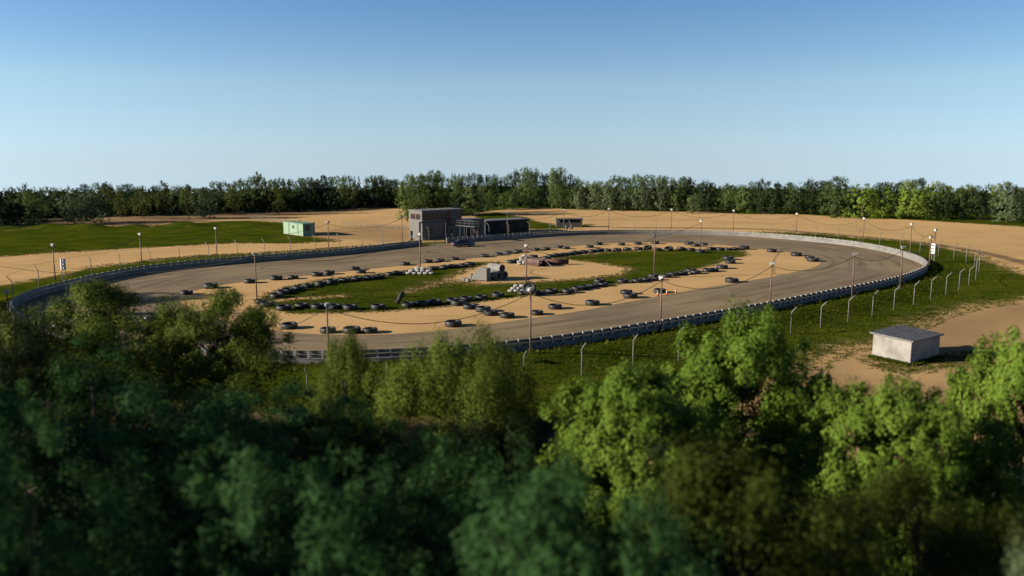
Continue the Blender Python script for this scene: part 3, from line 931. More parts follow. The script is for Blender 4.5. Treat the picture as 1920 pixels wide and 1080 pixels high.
mb = MB(); mb.box(6.98, 7.06, -.15, -.102, 4.1, 4.2); mb.build('handle', M['rail_steel'], d_)
# walkway on posts running out from the door
wk = MB(); wk.box(5.9, 7.2, -9.2, -.06, 2.9, 3.0); deck = wk.build('walkway', M['rail_steel'], TW)
for xx in (5.95, 7.15):
    r_ = MB()
    for zz in (3.55, 4.0): r_.tube([(xx, -9.15, zz), (xx, -.1, zz)], .03, 6)
    for yy in np.linspace(-9.15, -.2, 7): r_.tube([(xx, yy, 3.0), (xx, yy, 4.02)], .035, 6)
    r_.build('railing', M['rail_steel'], deck)
for yy in (-9.0, -6.8, -4.6, -2.4):
    for xx in (6.0, 7.1):
        p_ = MB(); p_.tube([(xx, yy, -.3), (xx, yy, 2.9)], .05, 8); p_.build('post', M['rail_steel'], TW)
st = MB()
for k_ in range(9):
    st.box(7.25 + .25 * k_, 7.5 + .25 * k_, -7.6, -6.8, 2.85 - .31 * (k_ + 1), 2.9 - .31 * (k_ + 1))
for yy in (-7.63, -6.77): st.tube([(7.2, yy, 2.95), (9.5, yy, .05)], .06, 6)
st.build('stairs', M['red'], TW)

AN = thing('annex_building', 'grey flat roofed annex joined to the right of the tower', 'building', (tx0 + .76 * 10.1, ty0 + .65 * 10.1, 0), ROT)
mb = MB(); mb.box(0, 6.0, 0.2, 4.9, -.3, 3.45); mb.build('wall', M['tower'], AN)
mb = MB(); mb.box(-.02, 6.15, .05, 5.05, 3.45, 3.6); mb.build('roof', M['tower_roof'], AN)
mb = MB(); mb.box(.05, 2.3, -.55, .04, 3.25, 3.72, bev=.05); mb.build('awning', M['lamp_white'], AN)
window(AN, ('y', .2), 3.9, 5.1, 1.3, 2.6, frame='dark')
mb = MB(); mb.box(1.2, 2.2, .12, .198, 0, 2.1); mb.build('door', M['dark'], AN)

bx0, by0, _ = hit(911, 440)
BL = thing('black_hall', 'long low black timber building right of the tower annex', 'building', (bx0, by0, 0), math.atan2(.57, .82))
mb = MB(); mb.box(0, 11.6, 0, 4.2, -.3, 2.7); mb.build('wall', M['black_wood'], BL)
mb = MB()
for k_ in range(58): mb.box(.1 + k_ * .2, .115 + k_ * .2, -.02, -.001, 0, 2.69)
mb.build('battens', M['black'], BL)
mb = MB(); mb.box(-.15, 11.75, -.3, 4.35, 2.7, 2.9); mb.build('roof', M['tower_roof'], BL)
for a in (3.8, 8.8): window(BL, ('y', -.02), a, a + 1.3, 1.1, 2.1, pane='dark', frame='black')

sx0, sy0, _ = hit(1043, 425.6)
SH = thing('open_shelter', 'small grey timber shelter with a long dark opening behind the far barrier', 'shelter', (sx0, sy0, 0), math.radians(2))
mb = MB(); mb.box(0, 6.3, 0, .08, -.2, 1.15); mb.box(0, .9, 0, .08, 1.15, 1.75); mb.box(5.8, 6.3, 0, .08, 1.15, 1.75); mb.box(0, 6.3, 0, .08, 1.75, 1.98)
for k_ in range(31): mb.box(.1 + k_ * .2, .115 + k_ * .2, -.012, -.001, 0, 1.14)
mb.build('front_wall', M['grey_wood'], SH)
mb = MB(); mb.box(0, .08, .082, 2.2, -.2, 1.98); mb.box(6.22, 6.3, .082, 2.2, -.2, 1.98); mb.box(.082, 6.218, 2.1, 2.2, -.2, 1.98); mb.build('wall', M['grey_wood'], SH)
mb = MB(); mb.box(-.25, 6.55, -.25, 2.4, 1.98, 2.12); mb.build('roof', M['tower_roof'], SH)
for i, (px, lab) in enumerate(((1062, 'dark grey barrel, left of the two in front of the shelter'), (1072, 'dark grey barrel, right of the two in front of the shelter'))):
    x, y, z = hit(px, 430.3)
    mb = MB(); mb.revolve([(.001, 0), (.3, 0), (.31, .03), (.3, .06), (.3, .33), (.315, .35), (.3, .37), (.3, .66), (.315, .68), (.3, .7), (.3, .97), (.31, 1.0), (.29, 1.0), (.28, .97), (.001, .97)], 20, closed=False)
    tag(mb.build('barrel', M['barrel'], None, True, loc=(x, y, z)), lab, 'barrel', 'barrels at the shelter')

hx0, hy0, hz0 = hit(568.5, 443)
HU = thing('portable_cabin', 'mint green portable cabin with small dark windows on the left grass', 'cabin', (hx0, hy0, hz0), ROT)
mb = MB(); mb.box(0, 2.75, 0, 9.4, .12, 2.5, bev=.03); mb.build('wall', M['mint'], HU)
mb = MB(); mb.box(-.02, 2.77, -.02, 9.42, -.15, .12); mb.build('skirting', M['lamp_white'], HU)
mb = MB(); mb.box(-.1, 2.85, -.1, 9.5, 2.5, 2.64, bev=.03); mb.build('roof', M['mint_roof'], HU)
for yy in (2.2, 6.5):
    mb = MB(); mb.box(-.035, -.001, yy, yy + .24, .14, 2.48); mb.build('panel_seam', M['dark'], HU)
window(HU, ('x', 0), 4.1, 4.9, 1.35, 2.05, frame='mint_roof')
window(HU, ('y', 0), .55, 1.5, 1.15, 2.2, frame='dark')
for (xx, yy) in ((2.6, .15), (2.4, 6.2)):
    mb = MB(); mb.tube([(xx, yy, 2.64), (xx, yy, 2.82)], .1, 8); mb.tube([(xx, yy, 2.82), (xx, yy, 2.9)], .17, 8); mb.build('vent', M['dark'], HU)

# near white shed
qx, qy, qz = hit(1706, 684)
ang = math.atan2(.58, .815)
u_ = np.array([math.cos(ang), math.sin(ang)]); v_ = np.array([-math.sin(ang), math.cos(ang)])
def solve_len(px, d):
    lo, hi = 0, 14
    for _ in range(40):
        m_ = (lo + hi) / 2
        x, y = qx + d[0] * m_, qy + d[1] * m_
        c_ = 960 + FPX * x / (y * cp + CAMZ * sp)
        if (c_ - px) * (1 if d[0] > 0 else -1) < 0: lo = m_
        else: hi = m_
    return lo
LU, LV = solve_len(1761, u_), solve_len(1636, v_)
SHED = thing('storage_shed', 'squat whitewashed shed with grey ribbed tin roof on the near right dirt', 'shed', (qx, qy, qz), ang)
HS = 2.05
mb = MB()
wallh = [(0, 0, HS - .12), (LU, 0, HS - .12), (LU, LV, HS + .0), (0, LV, HS + .0)]
vs = [(0, 0, -.5), (LU, 0, -.5), (LU, LV, -.5), (0, LV, -.5)] + wallh
mb.add(vs, [(0, 1, 5, 4), (1, 2, 6, 5), (2, 3, 7, 6), (3, 0, 4, 7), (4, 5, 6, 7)])
mb.build('wall', M['render_wall'], SHED)
rf = MB()
oh = .22
def zr(y): return HS - .12 + .12 * y / LV + .012
rv = [(-oh, -oh), (LU + oh, -oh), (LU + oh, LV + oh), (-oh, LV + oh)]
rf.add([(x, y, zr(y)) for x, y in rv] + [(x, y, zr(y) + .13) for x, y in rv], [(3, 2, 1, 0), (4, 5, 6, 7), (0, 1, 5, 4), (1, 2, 6, 5), (2, 3, 7, 6), (3, 0, 4, 7)])
roof = rf.build('roof', M['tin'], SHED)
rb = MB()
nrib = 15
for k_ in range(nrib):
    yy = -oh + .04 + (LV + 2 * oh - .08) * k_ / (nrib - 1)
    rb.obox(((LU) / 2, yy, zr(yy) + .13 + .0115), (LU / 2 + oh - .01, 0, 0), (0, .05, 0), (0, 0, .012))
rb.build('rib', M['tin'], roof)

# ------------------------------------------------------------------ gate frame and black panels by the tower
gx, gy, gz = hit(788, 460.5)
gx2, gy2, _ = hit(836, 456.5)
GT = thing('gate_frame', 'black steel gate frame spanning the track entrance in front of the tower', 'gate', (gx, gy, 0))
Hg = zat(788, 418.5, gy)
d2 = Vector((gx2 - gx, gy2 - gy, 0))
mb = MB(); mb.box(-.16, .16, -.16, .16, -.2, Hg); mb.build('post', M['black'], GT)
mb = MB(); mb.box(d2.x - .1, d2.x + .1, d2.y - .1, d2.y + .1, -.2, Hg + .15); mb.build('post', M['rail_steel'], GT)
mb = MB(); dn = d2.normalized(); mb.obox(d2 * .5 + Vector((0, 0, Hg + .12)), dn * (d2.length / 2 + .16), Vector((-dn.y, dn.x, 0)) * .15, Vector((0, 0, .12))); mb.build('beam', M['black'], GT)
for (px, by, ty, w, lab) in ((772, 452, 433, 4.4, 'tall black panel with a red and white mark at the left of the tower foot'),
                             (847, 449, 430, 5.2, 'tall black panel with a red and white mark in front of the tower door')):
    x, y, z = hit(px, by)
    H = zat(px, ty, y) - z; W = w * y / FPX
    R = thing('display_panel', lab, 'panel', (x, y, z), math.radians(6), 'black panels by the tower')
    mb = MB(); mb.box(-W / 2, W / 2, -.25, .25, 0, H, bev=.03); mb.build('body', M['black'], R)
    mb = MB()
    ring = [(.32 * W * math.cos(w_) * (1 + .15 * math.sin(2 * w_)), -.254, H * .42 + H * .2 * math.sin(w_)) for w_ in np.linspace(0, 2 * PI, 18, endpoint=False)]
    mb.add(ring, [tuple(range(18))]); mb.build('mark', M['white'], R)
    mb = MB()
    ring = [(.24 * W * math.cos(w_), -.258, H * .3 + H * .09 * math.sin(w_)) for w_ in np.linspace(0, 2 * PI, 14, endpoint=False)]
    mb.add(ring, [tuple(range(14))]); mb.build('mark', M['pink'], R)

# low mesh fences around the yard behind
def mesh_fence(a, b, hgt, label, n):
    A = Vector(hit(*a)); B = Vector(hit(*b))
    R = thing('wire_fence', label, 'fence', tuple(A))
    D = B - A
    for k_ in range(n + 1):
        p = D * (k_ / n)
        m_ = MB(); m_.tube([p - Vector((0, 0, .2)), p + Vector((0, 0, hgt))], .04, 6); m_.build('post', M['post'], R)
    m_ = MB()
    for z_ in np.linspace(.15, hgt - .05, 6): m_.tube([Vector((0, 0, z_)), D + Vector((0, 0, z_))], .012, 4)
    nn = int(D.length / .5)
    for k_ in range(nn): m_.tube([D * (k_ / nn) + Vector((0, 0, .12)), D * (k_ / nn) + Vector((0, 0, hgt - .03))], .009, 4)
    m_.build('wire_mesh', M['post'], R)
mesh_fence((470, 411), (536, 419), 1.0, 'low wire fence on the sand behind the mint green hut', 8)
mesh_fence((643, 423), (787, 433), 1.0, 'low wire fence across the yard left of the tower', 12)

# ------------------------------------------------------------------ car
def build_car(px, by, head):
    x, y, z = hit(px, by)
    C = thing('parked_car', 'dark blue purple coupe on the back straight in front of the tower gate', 'car', (x, y + .9, .03), head)
    secs = [(-2.2, .38, .60, .62, .80), (-2.12, .28, .86, .80, .88), (-1.75, .24, .93, .86, .90), (-1.0, .22, .92, .88, .90), (0, .22, .90, .88, .90), (.7, .22, .90, .88, .90), (1.3, .23, .84, .86, .89), (1.85, .26, .74, .80, .86), (2.15, .3, .6, .68, .78), (2.22, .4, .5, .58, .62)]
    vs, fs = [], []
    for (xx, zl, zh, wt, wm) in secs:
        zm = (zl + zh) / 2
        vs += [(xx, -wm * .93, zl), (xx, -wm, zm), (xx, -wt, zh), (xx, -wt * .5, zh + .03), (xx, wt * .5, zh + .03), (xx, wt, zh), (xx, wm, zm), (xx, wm * .93, zl)]
    for i in range(len(secs) - 1):
        for k_ in range(8):
            j = (k_ + 1) % 8
            fs.append((i * 8 + k_, (i + 1) * 8 + k_, (i + 1) * 8 + j, i * 8 + j))
    fs.append(tuple(range(8))); fs.append(tuple(range(len(secs) * 8 - 1, len(secs) * 8 - 9, -1)))
    b = MB(); b.add(vs, fs); b.build('body', M['car'], C, True)
    gh = MB()
    low = [(-1.55, .72), (-1.55, -.72), (.95, -.74), (.95, .74)]
    top = [(-.85, .56), (-.85, -.56), (.2, -.58), (.2, .58)]
    gh.add([(a, b_, .93) for a, b_ in low] + [(a, b_, 1.29) for a, b_ in top], [(0, 1, 5, 4), (1, 2, 6, 5), (2, 3, 7, 6), (3, 0, 4, 7), (4, 5, 6, 7)])
    gh.build('window', M['glass'], C)
    rfm = MB(); rfm.add([(a * 1.03, b_ * 1.03, 1.293) for a, b_ in top] + [(a * .9, b_ * .9, 1.335) for a, b_ in top], [(0, 1, 5, 4), (1, 2, 6, 5), (2, 3, 7, 6), (3, 0, 4, 7), (4, 5, 6, 7)])
    for i in range(4):
        rfm.tube([(low[i][0], low[i][1] * 1.01, .93), (top[i][0], top[i][1] * 1.01, 1.3)], .045, 6)
    rfm.build('roof', M['car'], C)
    sp_ = MB(); sp_.box(-2.15, -1.95, -.75, .75, 1.0, 1.04); sp_.box(-2.08, -2.0, -.6, -.54, .92, 1.0); sp_.box(-2.08, -2.0, .54, .6, .92, 1.0); sp_.build('spoiler', M['car'], C)
    for xx in (-1.35, 1.38):
        for s_ in (-1, 1):
            w_ = MB(); w_.revolve([(.2, -.1), (.3, -.11), (.325, -.08), (.325, .08), (.3, .11), (.2, .1)], 24)
            w_.xform(Matrix.Translation((xx, s_ * .82, .325)) @ Matrix.Rotation(PI / 2, 4, 'X'))
            tyre_ = w_.build('wheel', M['rubber'], C, True)
            h_ = MB(); h_.revolve([(.001, .06), (.1, .07), (.2, .09), (.2, -.09), (.001, -.05)], 16, closed=False)
            h_.xform(Matrix.Translation((xx, s_ * .83, .325)) @ Matrix.Rotation(PI / 2 * -s_, 4, 'X'))
            h_.build('rim', M['alloy'], tyre_, True)
    for s_ in (-1, 1):
        t_ = MB(); t_.box(-2.21, -2.05, s_ * .6 - .16, s_ * .6 + .16, .64, .78, bev=.02); t_.build('tail_light', M['tl_red'], C)
        t_ = MB(); t_.box(2.02, 2.17, s_ * .6 - .12, s_ * .6 + .12, .56, .68, bev=.02); t_.build('headlight', M['glassy'], C)
    t_ = MB(); t_.box(-2.235, -2.16, -.22, .22, .46, .57); t_.build('number_plate', M['white'], C)
build_car(868, 463.5, math.radians(22))

# ------------------------------------------------------------------ infield clutter
# concrete pipes
pxx, pyy, _ = hit(921, 526)
pa = math.radians(-44)
def pipe(cx_, cy_, cz_, length, R_, label, yaw, m='block'):
    mb = MB()
    mb.revolve([(R_, -length / 2), (R_, length / 2 - .02), (R_ - .015, length / 2), (R_ - .09, length / 2), (R_ - .1, length / 2 - .02), (R_ - .1, -length / 2), ], 64, axis='x')
    o = mb.build('concrete_pipe', M[m], None, False, loc=(cx_, cy_, cz_))
    o.rotation_euler = (0, 0, yaw)
    tag(o, label, 'pipe', 'concrete pipes stacked in the infield')
ax_ = Vector((math.cos(pa), math.sin(pa), 0)); pr_ = Vector((-math.sin(pa), math.cos(pa), 0))
R_ = .56
base = Vector((xat(930, pyy + 1.5), pyy + 1.5, 0))
front_c = base + ax_ * .45
for row_, off, zc, nm in ((0, -R_ - .01, R_, 'bottom row nearest the pallet'), (1, R_ + .01, R_, 'bottom row on the right'), (2, 0, R_ + R_ * 1.735, 'on top')):
    for sgn, seg in ((.61, 'front'), (-.61, 'rear')):
        c = base + pr_ * off + ax_ * sgn
        pipe(c.x, c.y, zc, 1.19, R_, 'pale concrete pipe, %s section of the one %s of the stack' % (seg, nm) if nm != 'on top' else 'pale concrete pipe, %s section of the one on top of the stack' % seg, pa)
# blocks on a pallet
bxp, byp, _ = hit(912, 528)
PYAW = math.radians(-30)
PA = thing('wooden_pallet', 'wooden pallet under stacked concrete blocks beside the pipes', 'pallet', (xat(899, byp + .4), byp + .4, 0), PYAW)
mb = MB()
for yy in np.linspace(0, .98, 5): mb.box(-1.25, 1.1, yy, yy + .13, .13, .155)
mb.build('deck', M['wood'], PA)
mb = MB()
for xx in (-1.25, -.15, .95):
    mb.box(xx, xx + .15, 0, 1.11, 0, .13)
mb.build('bearer', M['wood'], PA)
cols = [(-1.16, 2), (-.77, 4), (-.38, 5), (.01, 6), (.40, 6), (.79, 6)]
blk = MB(); blk.box(-.188, .188, -.24, .24, 0, .268, bev=.012)
blk0 = None
bn_ = 0
pal = PA.matrix_basis
for ci, (xx, nlev) in enumerate(cols):
    for lev in range(nlev):
        for dd, dn_ in ((.28, 'front'), (.8, 'rear')):
            if blk0 is None: blk0 = blk.build('concrete_block', M['block']); o = blk0
            else: o = blk0.copy(); COL.objects.link(o)
            w_ = PA.matrix_basis @ Vector((xx + .02, dd, .158 + lev * .27))
            a_ = PYAW
            o.location = (PA.location.x + (xx + .12) * math.cos(a_) - dd * math.sin(a_), PA.location.y + (xx + .12) * math.sin(a_) + dd * math.cos(a_), .158 + lev * .27)
            o.rotation_euler = (0, 0, a_ + random.uniform(-.015, .015))
            tag(o, 'grey concrete block on the pallet, %s column from left, %s from bottom, %s row' % (nth(ci + 1), nth(lev + 1), dn_), 'concrete block', 'concrete blocks stacked on the pallet')
for (px, by, rz, lab, zz) in ((869, 527.5, -.45, 'loose concrete block, leftmost on the sand beside the pallet', 0), (877, 528.5, -.7, 'loose concrete block, between the leftmost one and the pallet', 0), (882.5, 525, -.5, 'loose concrete block standing on end left of the pallet', 0)):
    x, y, z = hit(px, by)
    o = blk0.copy(); COL.objects.link(o)
    o.location = (x, y + .25, z); o.rotation_euler = (0, 0, rz); o.scale = (1.35, .9, 1.5)
    if 'end' in lab: o.scale = (1.2, .9, 3.0)
    tag(o, lab, 'concrete block', 'loose concrete blocks by the pallet')

# white sandbags
bag = MB()
vs, fs = [], []
nu, nv_ = 18, 9
for i in range(nv_ + 1):
    ph = -PI / 2 + PI * i / nv_
    for k_ in range(nu):
        w_ = 2 * PI * k_ / nu
        cc, ss = math.cos(w_), math.sin(w_)
        r_ = (abs(cc) ** 3.2 + abs(ss) ** 3.2) ** (-1 / 3.2)
        vs.append((.34 * cc * r_ * math.cos(ph) ** .55, .22 * ss * r_ * math.cos(ph) ** .55, .16 + .16 * math.sin(ph)))
for i in range(nv_):
    for k_ in range(nu):
        j = (k_ + 1) % nu
        fs.append((i * nu + k_, i * nu + j, (i + 1) * nu + j, (i + 1) * nu + k_))
bag.add(vs, fs)
bag0 = bag.build('sandbag', M['sack'], None, True)
used = [False]
def sandbag(x, y, z, rz, s_, lab, grp):
    if not used[0]: o = bag0; used[0] = True
    else: o = bag0.copy(); COL.objects.link(o)
    o.location = (x, y, z); o.rotation_euler = (random.uniform(-.08, .08), random.uniform(-.08, .08), rz); o.scale = (s_, s_, s_)
    tag(o, lab, 'sandbag', grp)
for (px, by, layers, where, grp, s_) in ((787, 515.5, (5, 4, 2), 'pile at the pole before the tower', 'sandbags around the tower side pole', 1.2),
                                     (979, 548.5, (5, 4, 3), 'pile behind the standing tyre', 'sandbags behind the standing tyre', 1.05),
                                     (983, 497, (3, 3, 2, 2, 1), 'pile left of the rusty beams', 'sandbags by the rusty beams', 1.1)):
    x, y, z = hit(px, by)
    for li, n_ in enumerate(layers):
        for k_ in range(n_):
            sandbag(x + (k_ - (n_ - 1) / 2) * .68 * s_, y + .3 + li * .16 + random.uniform(-.08, .08), z + li * .27 * s_, random.uniform(-.3, .3), s_,
                    'white sandbag, layer %s, %s from left, %s' % (('one', 'two', 'three', 'four', 'five')[li], nth(k_ + 1), where), grp)

# rusty beams, leaning bar, rusty tube
rx, ry, _ = hit(1003, 500)
def ibeam(c, d, length, label, m):
    mb = MB(); h_, w_, t_ = .26, .26, .035
    mb.box(-length / 2, length / 2, -w_ / 2, w_ / 2, 0, t_); mb.box(-length / 2, length / 2, -w_ / 2, w_ / 2, h_ - t_, h_); mb.box(-length / 2, length / 2, -t_ / 2, t_ / 2, t_, h_ - t_)
    o = mb.build('steel_beam', m, None, loc=c); o.rotation_euler = (0, 0, d)
    tag(o, label, 'beam', 'rusty steel beams stacked in the infield', 'thing')
bd = math.radians(-46)
for lev in range(4):
    for k_ in range(5):
        ibeam((rx - .55 + k_ * .30 * .72 + random.uniform(-.3, .3) * .7, ry + 1.1 + k_ * .30 * .69 - random.uniform(-.3, .3) * .7, lev * .265), bd + random.uniform(-.03, .03), 3.3, 'rusty steel beam, %s layer from the ground, %s from the front of the stack' % (nth(lev + 1), nth(k_ + 1)), M['rust'] if lev < 2 else M['rust_light'])
tx_, ty_, _ = hit(1041, 496.5)
mb = MB(); mb.revolve([(.42, -1.9), (.42, 1.9), (.37, 1.9), (.37, -1.9)], 28, axis='x')
o = mb.build('rusty_pipe', M['rust'], None, False, loc=(tx_ + .2, ty_ + .5, .40)); o.rotation_euler = (0, 0, math.radians(-6))
for p in o.data.polygons: p.use_smooth = abs(p.normal.x) < .5
tag(o, 'large rust brown pipe lying on the sand right of the rusty beams', 'pipe')
A = Vector(hit(1035, 500.5)); B = Vector((xat(1014, A.y + .8, 1.3), A.y + .8, zat(1014, 481, A.y + .8)))
mb = MB(); mb.tube([(0, 0, 0), tuple(B - A)], .08, 8)
tag(mb.build('steel_bar', M['rust_light'], None, loc=tuple(A + Vector((0, 0, .05)))), 'rusty bar leaning against the right end of the steel beams', 'bar')

# traffic cones
cone0 = None
for i, (px, by, lab) in enumerate(((1233, 555, 'orange and white traffic cone, left of the three by the near asphalt edge'), (1250.3, 552.5, 'orange and white traffic cone, middle of the three by the near asphalt edge'), (1267.5, 550, 'orange and white traffic cone, right of the three by the near asphalt edge'))):
    x, y, z = hit(px, by)
    C = thing('traffic_cone', lab, 'traffic cone', (x, y, z), .2 * i, 'traffic cones by the asphalt edge')
    mb = MB(); mb.box(-.2, .2, -.2, .2, 0, .04, bev=.01); mb.build('base', M['orange'], C)
    mb = MB(); mb.revolve([(.16, .04), (.118, .24), (.112, .24), (.15, .04)], 20); mb.revolve([(.073, .47), (.03, .68), (.025, .68), (.068, .47)], 20); mb.build('body', M['orange'], C, True)
    mb = MB(); mb.revolve([(.119, .24), (.074, .47), (.066, .47), (.11, .24)], 20); mb.build('stripe', M['white'], C, True)

# ------------------------------------------------------------------ trees
def crown(seed, ncl, nleaf, leaf, R, z0, rc, squash=.8, shell=.5, up=.35, stretch=1.0, wl=.6, glob=.5, rnd=.3, lobes=0, lr=.2):
    ncl0, rc0 = ncl, rc
    if lobes: ncl, rc = lobes, lr
    r = np.random.default_rng(seed)
    t = r.random(ncl * 6)
    w = np.array([R(a) for a in t]); keep = r.random(ncl * 6) < (w / w.max()) ** .9
    t = t[keep][:ncl]; n = len(t)
    Rt = np.array([R(a) for a in t])
    # leafy masses lean to a few sectors, so the outline is uneven
    th = r.random(n) * 2 * PI
    lob = 1 + .16 * np.sin(3 * th + seed) + .12 * np.sin(2 * th + 5 * t + seed * 2)
    rad = (Rt - rc * .45).clip(.01) * (shell + (1 - shell) * np.sqrt(r.random(n))) * lob
    c = np.c_[rad * np.cos(th), rad * np.sin(th), z0 + (1 - z0) * t * .94]
    rcs = rc * r.uniform(.6, 1.3, n) * np.clip(Rt / Rt.max(), .45, 1)
    if lobes:
        # small sprays over the skin of each leafy bough
        li = r.integers(0, n, ncl0)
        dl = r.normal(size=(ncl0, 3)); dl /= np.linalg.norm(dl, axis=1)[:, None]
        cl = c[li] + dl * (rcs[li] * r.uniform(.45, 1.08, ncl0) ** .8)[:, None] * np.array([1, 1, squash])
        cl[:, 2] = np.maximum(cl[:, 2], z0 * .6)
        c, n, rc = cl, ncl0, rc0
        rcs = rc * r.uniform(.55, 1.35, n)
    ct = r.random(n)
    k = r.integers(0, n, nleaf)
    d = r.normal(size=(nleaf, 3)); d /= np.linalg.norm(d, axis=1)[:, None]
    rr = r.random(nleaf) ** .42
    pos = c[k] + d * (rr * rcs[k])[:, None] * np.array([1, 1, squash])
    pos[:, 2] += (np.abs(d[:, 0]) * 0)
    if stretch != 1: pos[:, 2] = c[k][:, 2] + (pos[:, 2] - c[k][:, 2]) * stretch
    out = np.c_[pos[:, 0], pos[:, 1], np.zeros(nleaf)]; out /= (np.linalg.norm(out, axis=1)[:, None] + 1e-6)
    cen = np.array([0, 0, z0 + (1 - z0) * .42])
    cr = (pos - cen) / np.array([Rt.max(), Rt.max(), .55]); cr /= (np.linalg.norm(cr, axis=1)[:, None] + 1e-6)
    nn = d * .6 + cr * glob + out * .2 + np.array([0, 0, up]) + r.normal(size=(nleaf, 3)) * rnd
    nn /= np.linalg.norm(nn, axis=1)[:, None]
    a = np.cross(nn, r.normal(size=(nleaf, 3))); a /= np.linalg.norm(a, axis=1)[:, None]
    b = np.cross(nn, a)
    l = leaf * r.uniform(.6, 1.35, nleaf)
    a *= (l / 2)[:, None]; b *= (l * wl / 2)[:, None]
    bend = nn * (l * .12)[:, None]
    V = np.empty((nleaf, 4, 3))
    V[:, 0] = pos - a - bend; V[:, 1] = pos + b - a * .1; V[:, 2] = pos + a - bend; V[:, 3] = pos - b - a * .1
    F = np.arange(nleaf * 4).reshape(-1, 4)
    tint = np.repeat(np.clip(ct[k] * .55 + r.random(nleaf) * .45, 0, 1), 4)
    return V.reshape(-1, 3), F, tint, c

def trunk_mesh(seed, cc, z0, r0, nl):
    r = random.Random(seed)
    mb = MB()
    top = .82
    bend = [r.uniform(-.02, .02) for _ in range(4)]
    mb.tube([(0, 0, -.03), (bend[0] * .3, bend[1] * .3, z0 * .7), (bend[0], bend[1], .45), (bend[2], bend[3], top)], [r0 * 1.35, r0, r0 * .6, r0 * .12], 8)
    order = list(range(len(cc))); r.shuffle(order)
    for q in order[:nl]:
        p = cc[q]
        h_ = max(z0 * .75, min(.7, p[2] - .18))
        mb.tube([(0, 0, h_), (p[0] * .5, p[1] * .5, h_ + (p[2] - h_) * .55), tuple(p)], [r0 * .42, r0 * .26, r0 * .08], 5)
    return mb

def dome(w, peak=.42, p=2.0, base=.35):
    return lambda t: w * (max(0, 1 - ((t - peak) / (1 - peak if t > peak else peak + base)) ** 2)) ** (1 / p)
def cone_(w): return lambda t: w * (1 - t) ** .85 * (1 if t > .06 else .75) + .012

PROTO = {}
def proto(kind, seeds, **kw):
    PROTO[kind] = []
    rtr = kw.pop('r0', .02); nl = kw.pop('nl', 10)
    for s_ in seeds:
        V, F, T, c = crown(s_, **kw)
        me = np_mesh('crown', V, F, dict(tint=T), False, L['mid'])
        tm = trunk_mesh(s_, c, kw['z0'], rtr, nl)
        tro = tm.build('trunk', M['bark'], None, True)
        tme_ = tro.data
        bpy.data.objects.remove(tro)
        PROTO[kind].append((me, tme_))
# unit trees: height 1, crown width about 1 across (scaled per tree)
proto('round', (1, 2, 3), ncl=420, nleaf=11000, leaf=.027, R=dome(.5, .5, 2.7), z0=.04, rc=.055, nl=6, glob=.8, rnd=.25, lobes=46, lr=.2, shell=.3)
proto('tall', (4, 5, 6), ncl=420, nleaf=11000, leaf=.025, R=dome(.5, .52, 2.8), z0=.03, rc=.05, nl=6, glob=.8, rnd=.25, lobes=50, lr=.18, shell=.3)
proto('lifted', (7, 8, 9), ncl=260, nleaf=7500, leaf=.026, R=dome(.5, .42, 2.1, .2), z0=.18, rc=.05, nl=7, r0=.016, glob=.7, lobes=40, lr=.17, shell=.3)
proto('conifer', (10, 11), ncl=150, nleaf=5200, leaf=.032, R=cone_(.55), z0=.04, rc=.10, squash=.6, shell=.4, nl=0, up=.1)
proto('spray', (12, 13), ncl=300, nleaf=9000, leaf=.027, R=dome(.52, .42, 2.3), z0=.02, rc=.055, squash=.6, nl=6, shell=.45, glob=.7, lobes=44, lr=.17)
# close trees
proto('teal_near', (21, 22, 23), ncl=900, nleaf=90000, leaf=.0125, R=dome(.5, .62, 3.2), z0=.08, rc=.05, squash=.85, shell=.45, nl=26, r0=.014, wl=.5, lobes=80, lr=.16)
proto('airy_near', (24, 25, 26), ncl=560, nleaf=100000, leaf=.0135, R=dome(.5, .55, 2.3, .35), z0=.05, rc=.062, squash=1.0, stretch=1.6, shell=.3, nl=45, r0=.012, wl=.42, up=.2, lobes=85, lr=.12)
proto('umbrella_near', (31, 32), ncl=320, nleaf=54000, leaf=.0135, R=dome(.5, .4, 2.4, .3), z0=.42, rc=.055, squash=.8, stretch=1.35, shell=.2, nl=60, r0=.013, wl=.42, up=.2, lobes=48, lr=.115)
proto('maple_near', (27, 28, 29), ncl=1000, nleaf=110000, leaf=.0155, R=dome(.5, .56, 2.6), z0=.06, rc=.055, squash=1.0, shell=.5, nl=22, r0=.015, wl=.75, lobes=130, lr=.14)

TREE_N = [0]
def tree(kind, var, x, y, W, H, leafm, label, group, rz=None, name='tree'):
    me, tm = PROTO[kind][var % len(PROTO[kind])]
    z = float(height(x, y))
    root = thing(name, label, 'tree', (x, y, z - .05), random.uniform(0, 6.28) if rz is None else rz, group)
    root.scale = (W, W, H)
    c = link('crown', me, root)
    c.material_slots[0].link = 'OBJECT'; c.material_slots[0].material = L[leafm]
    link('trunk', tm, root)
    TREE_N[0] += 1
    return root

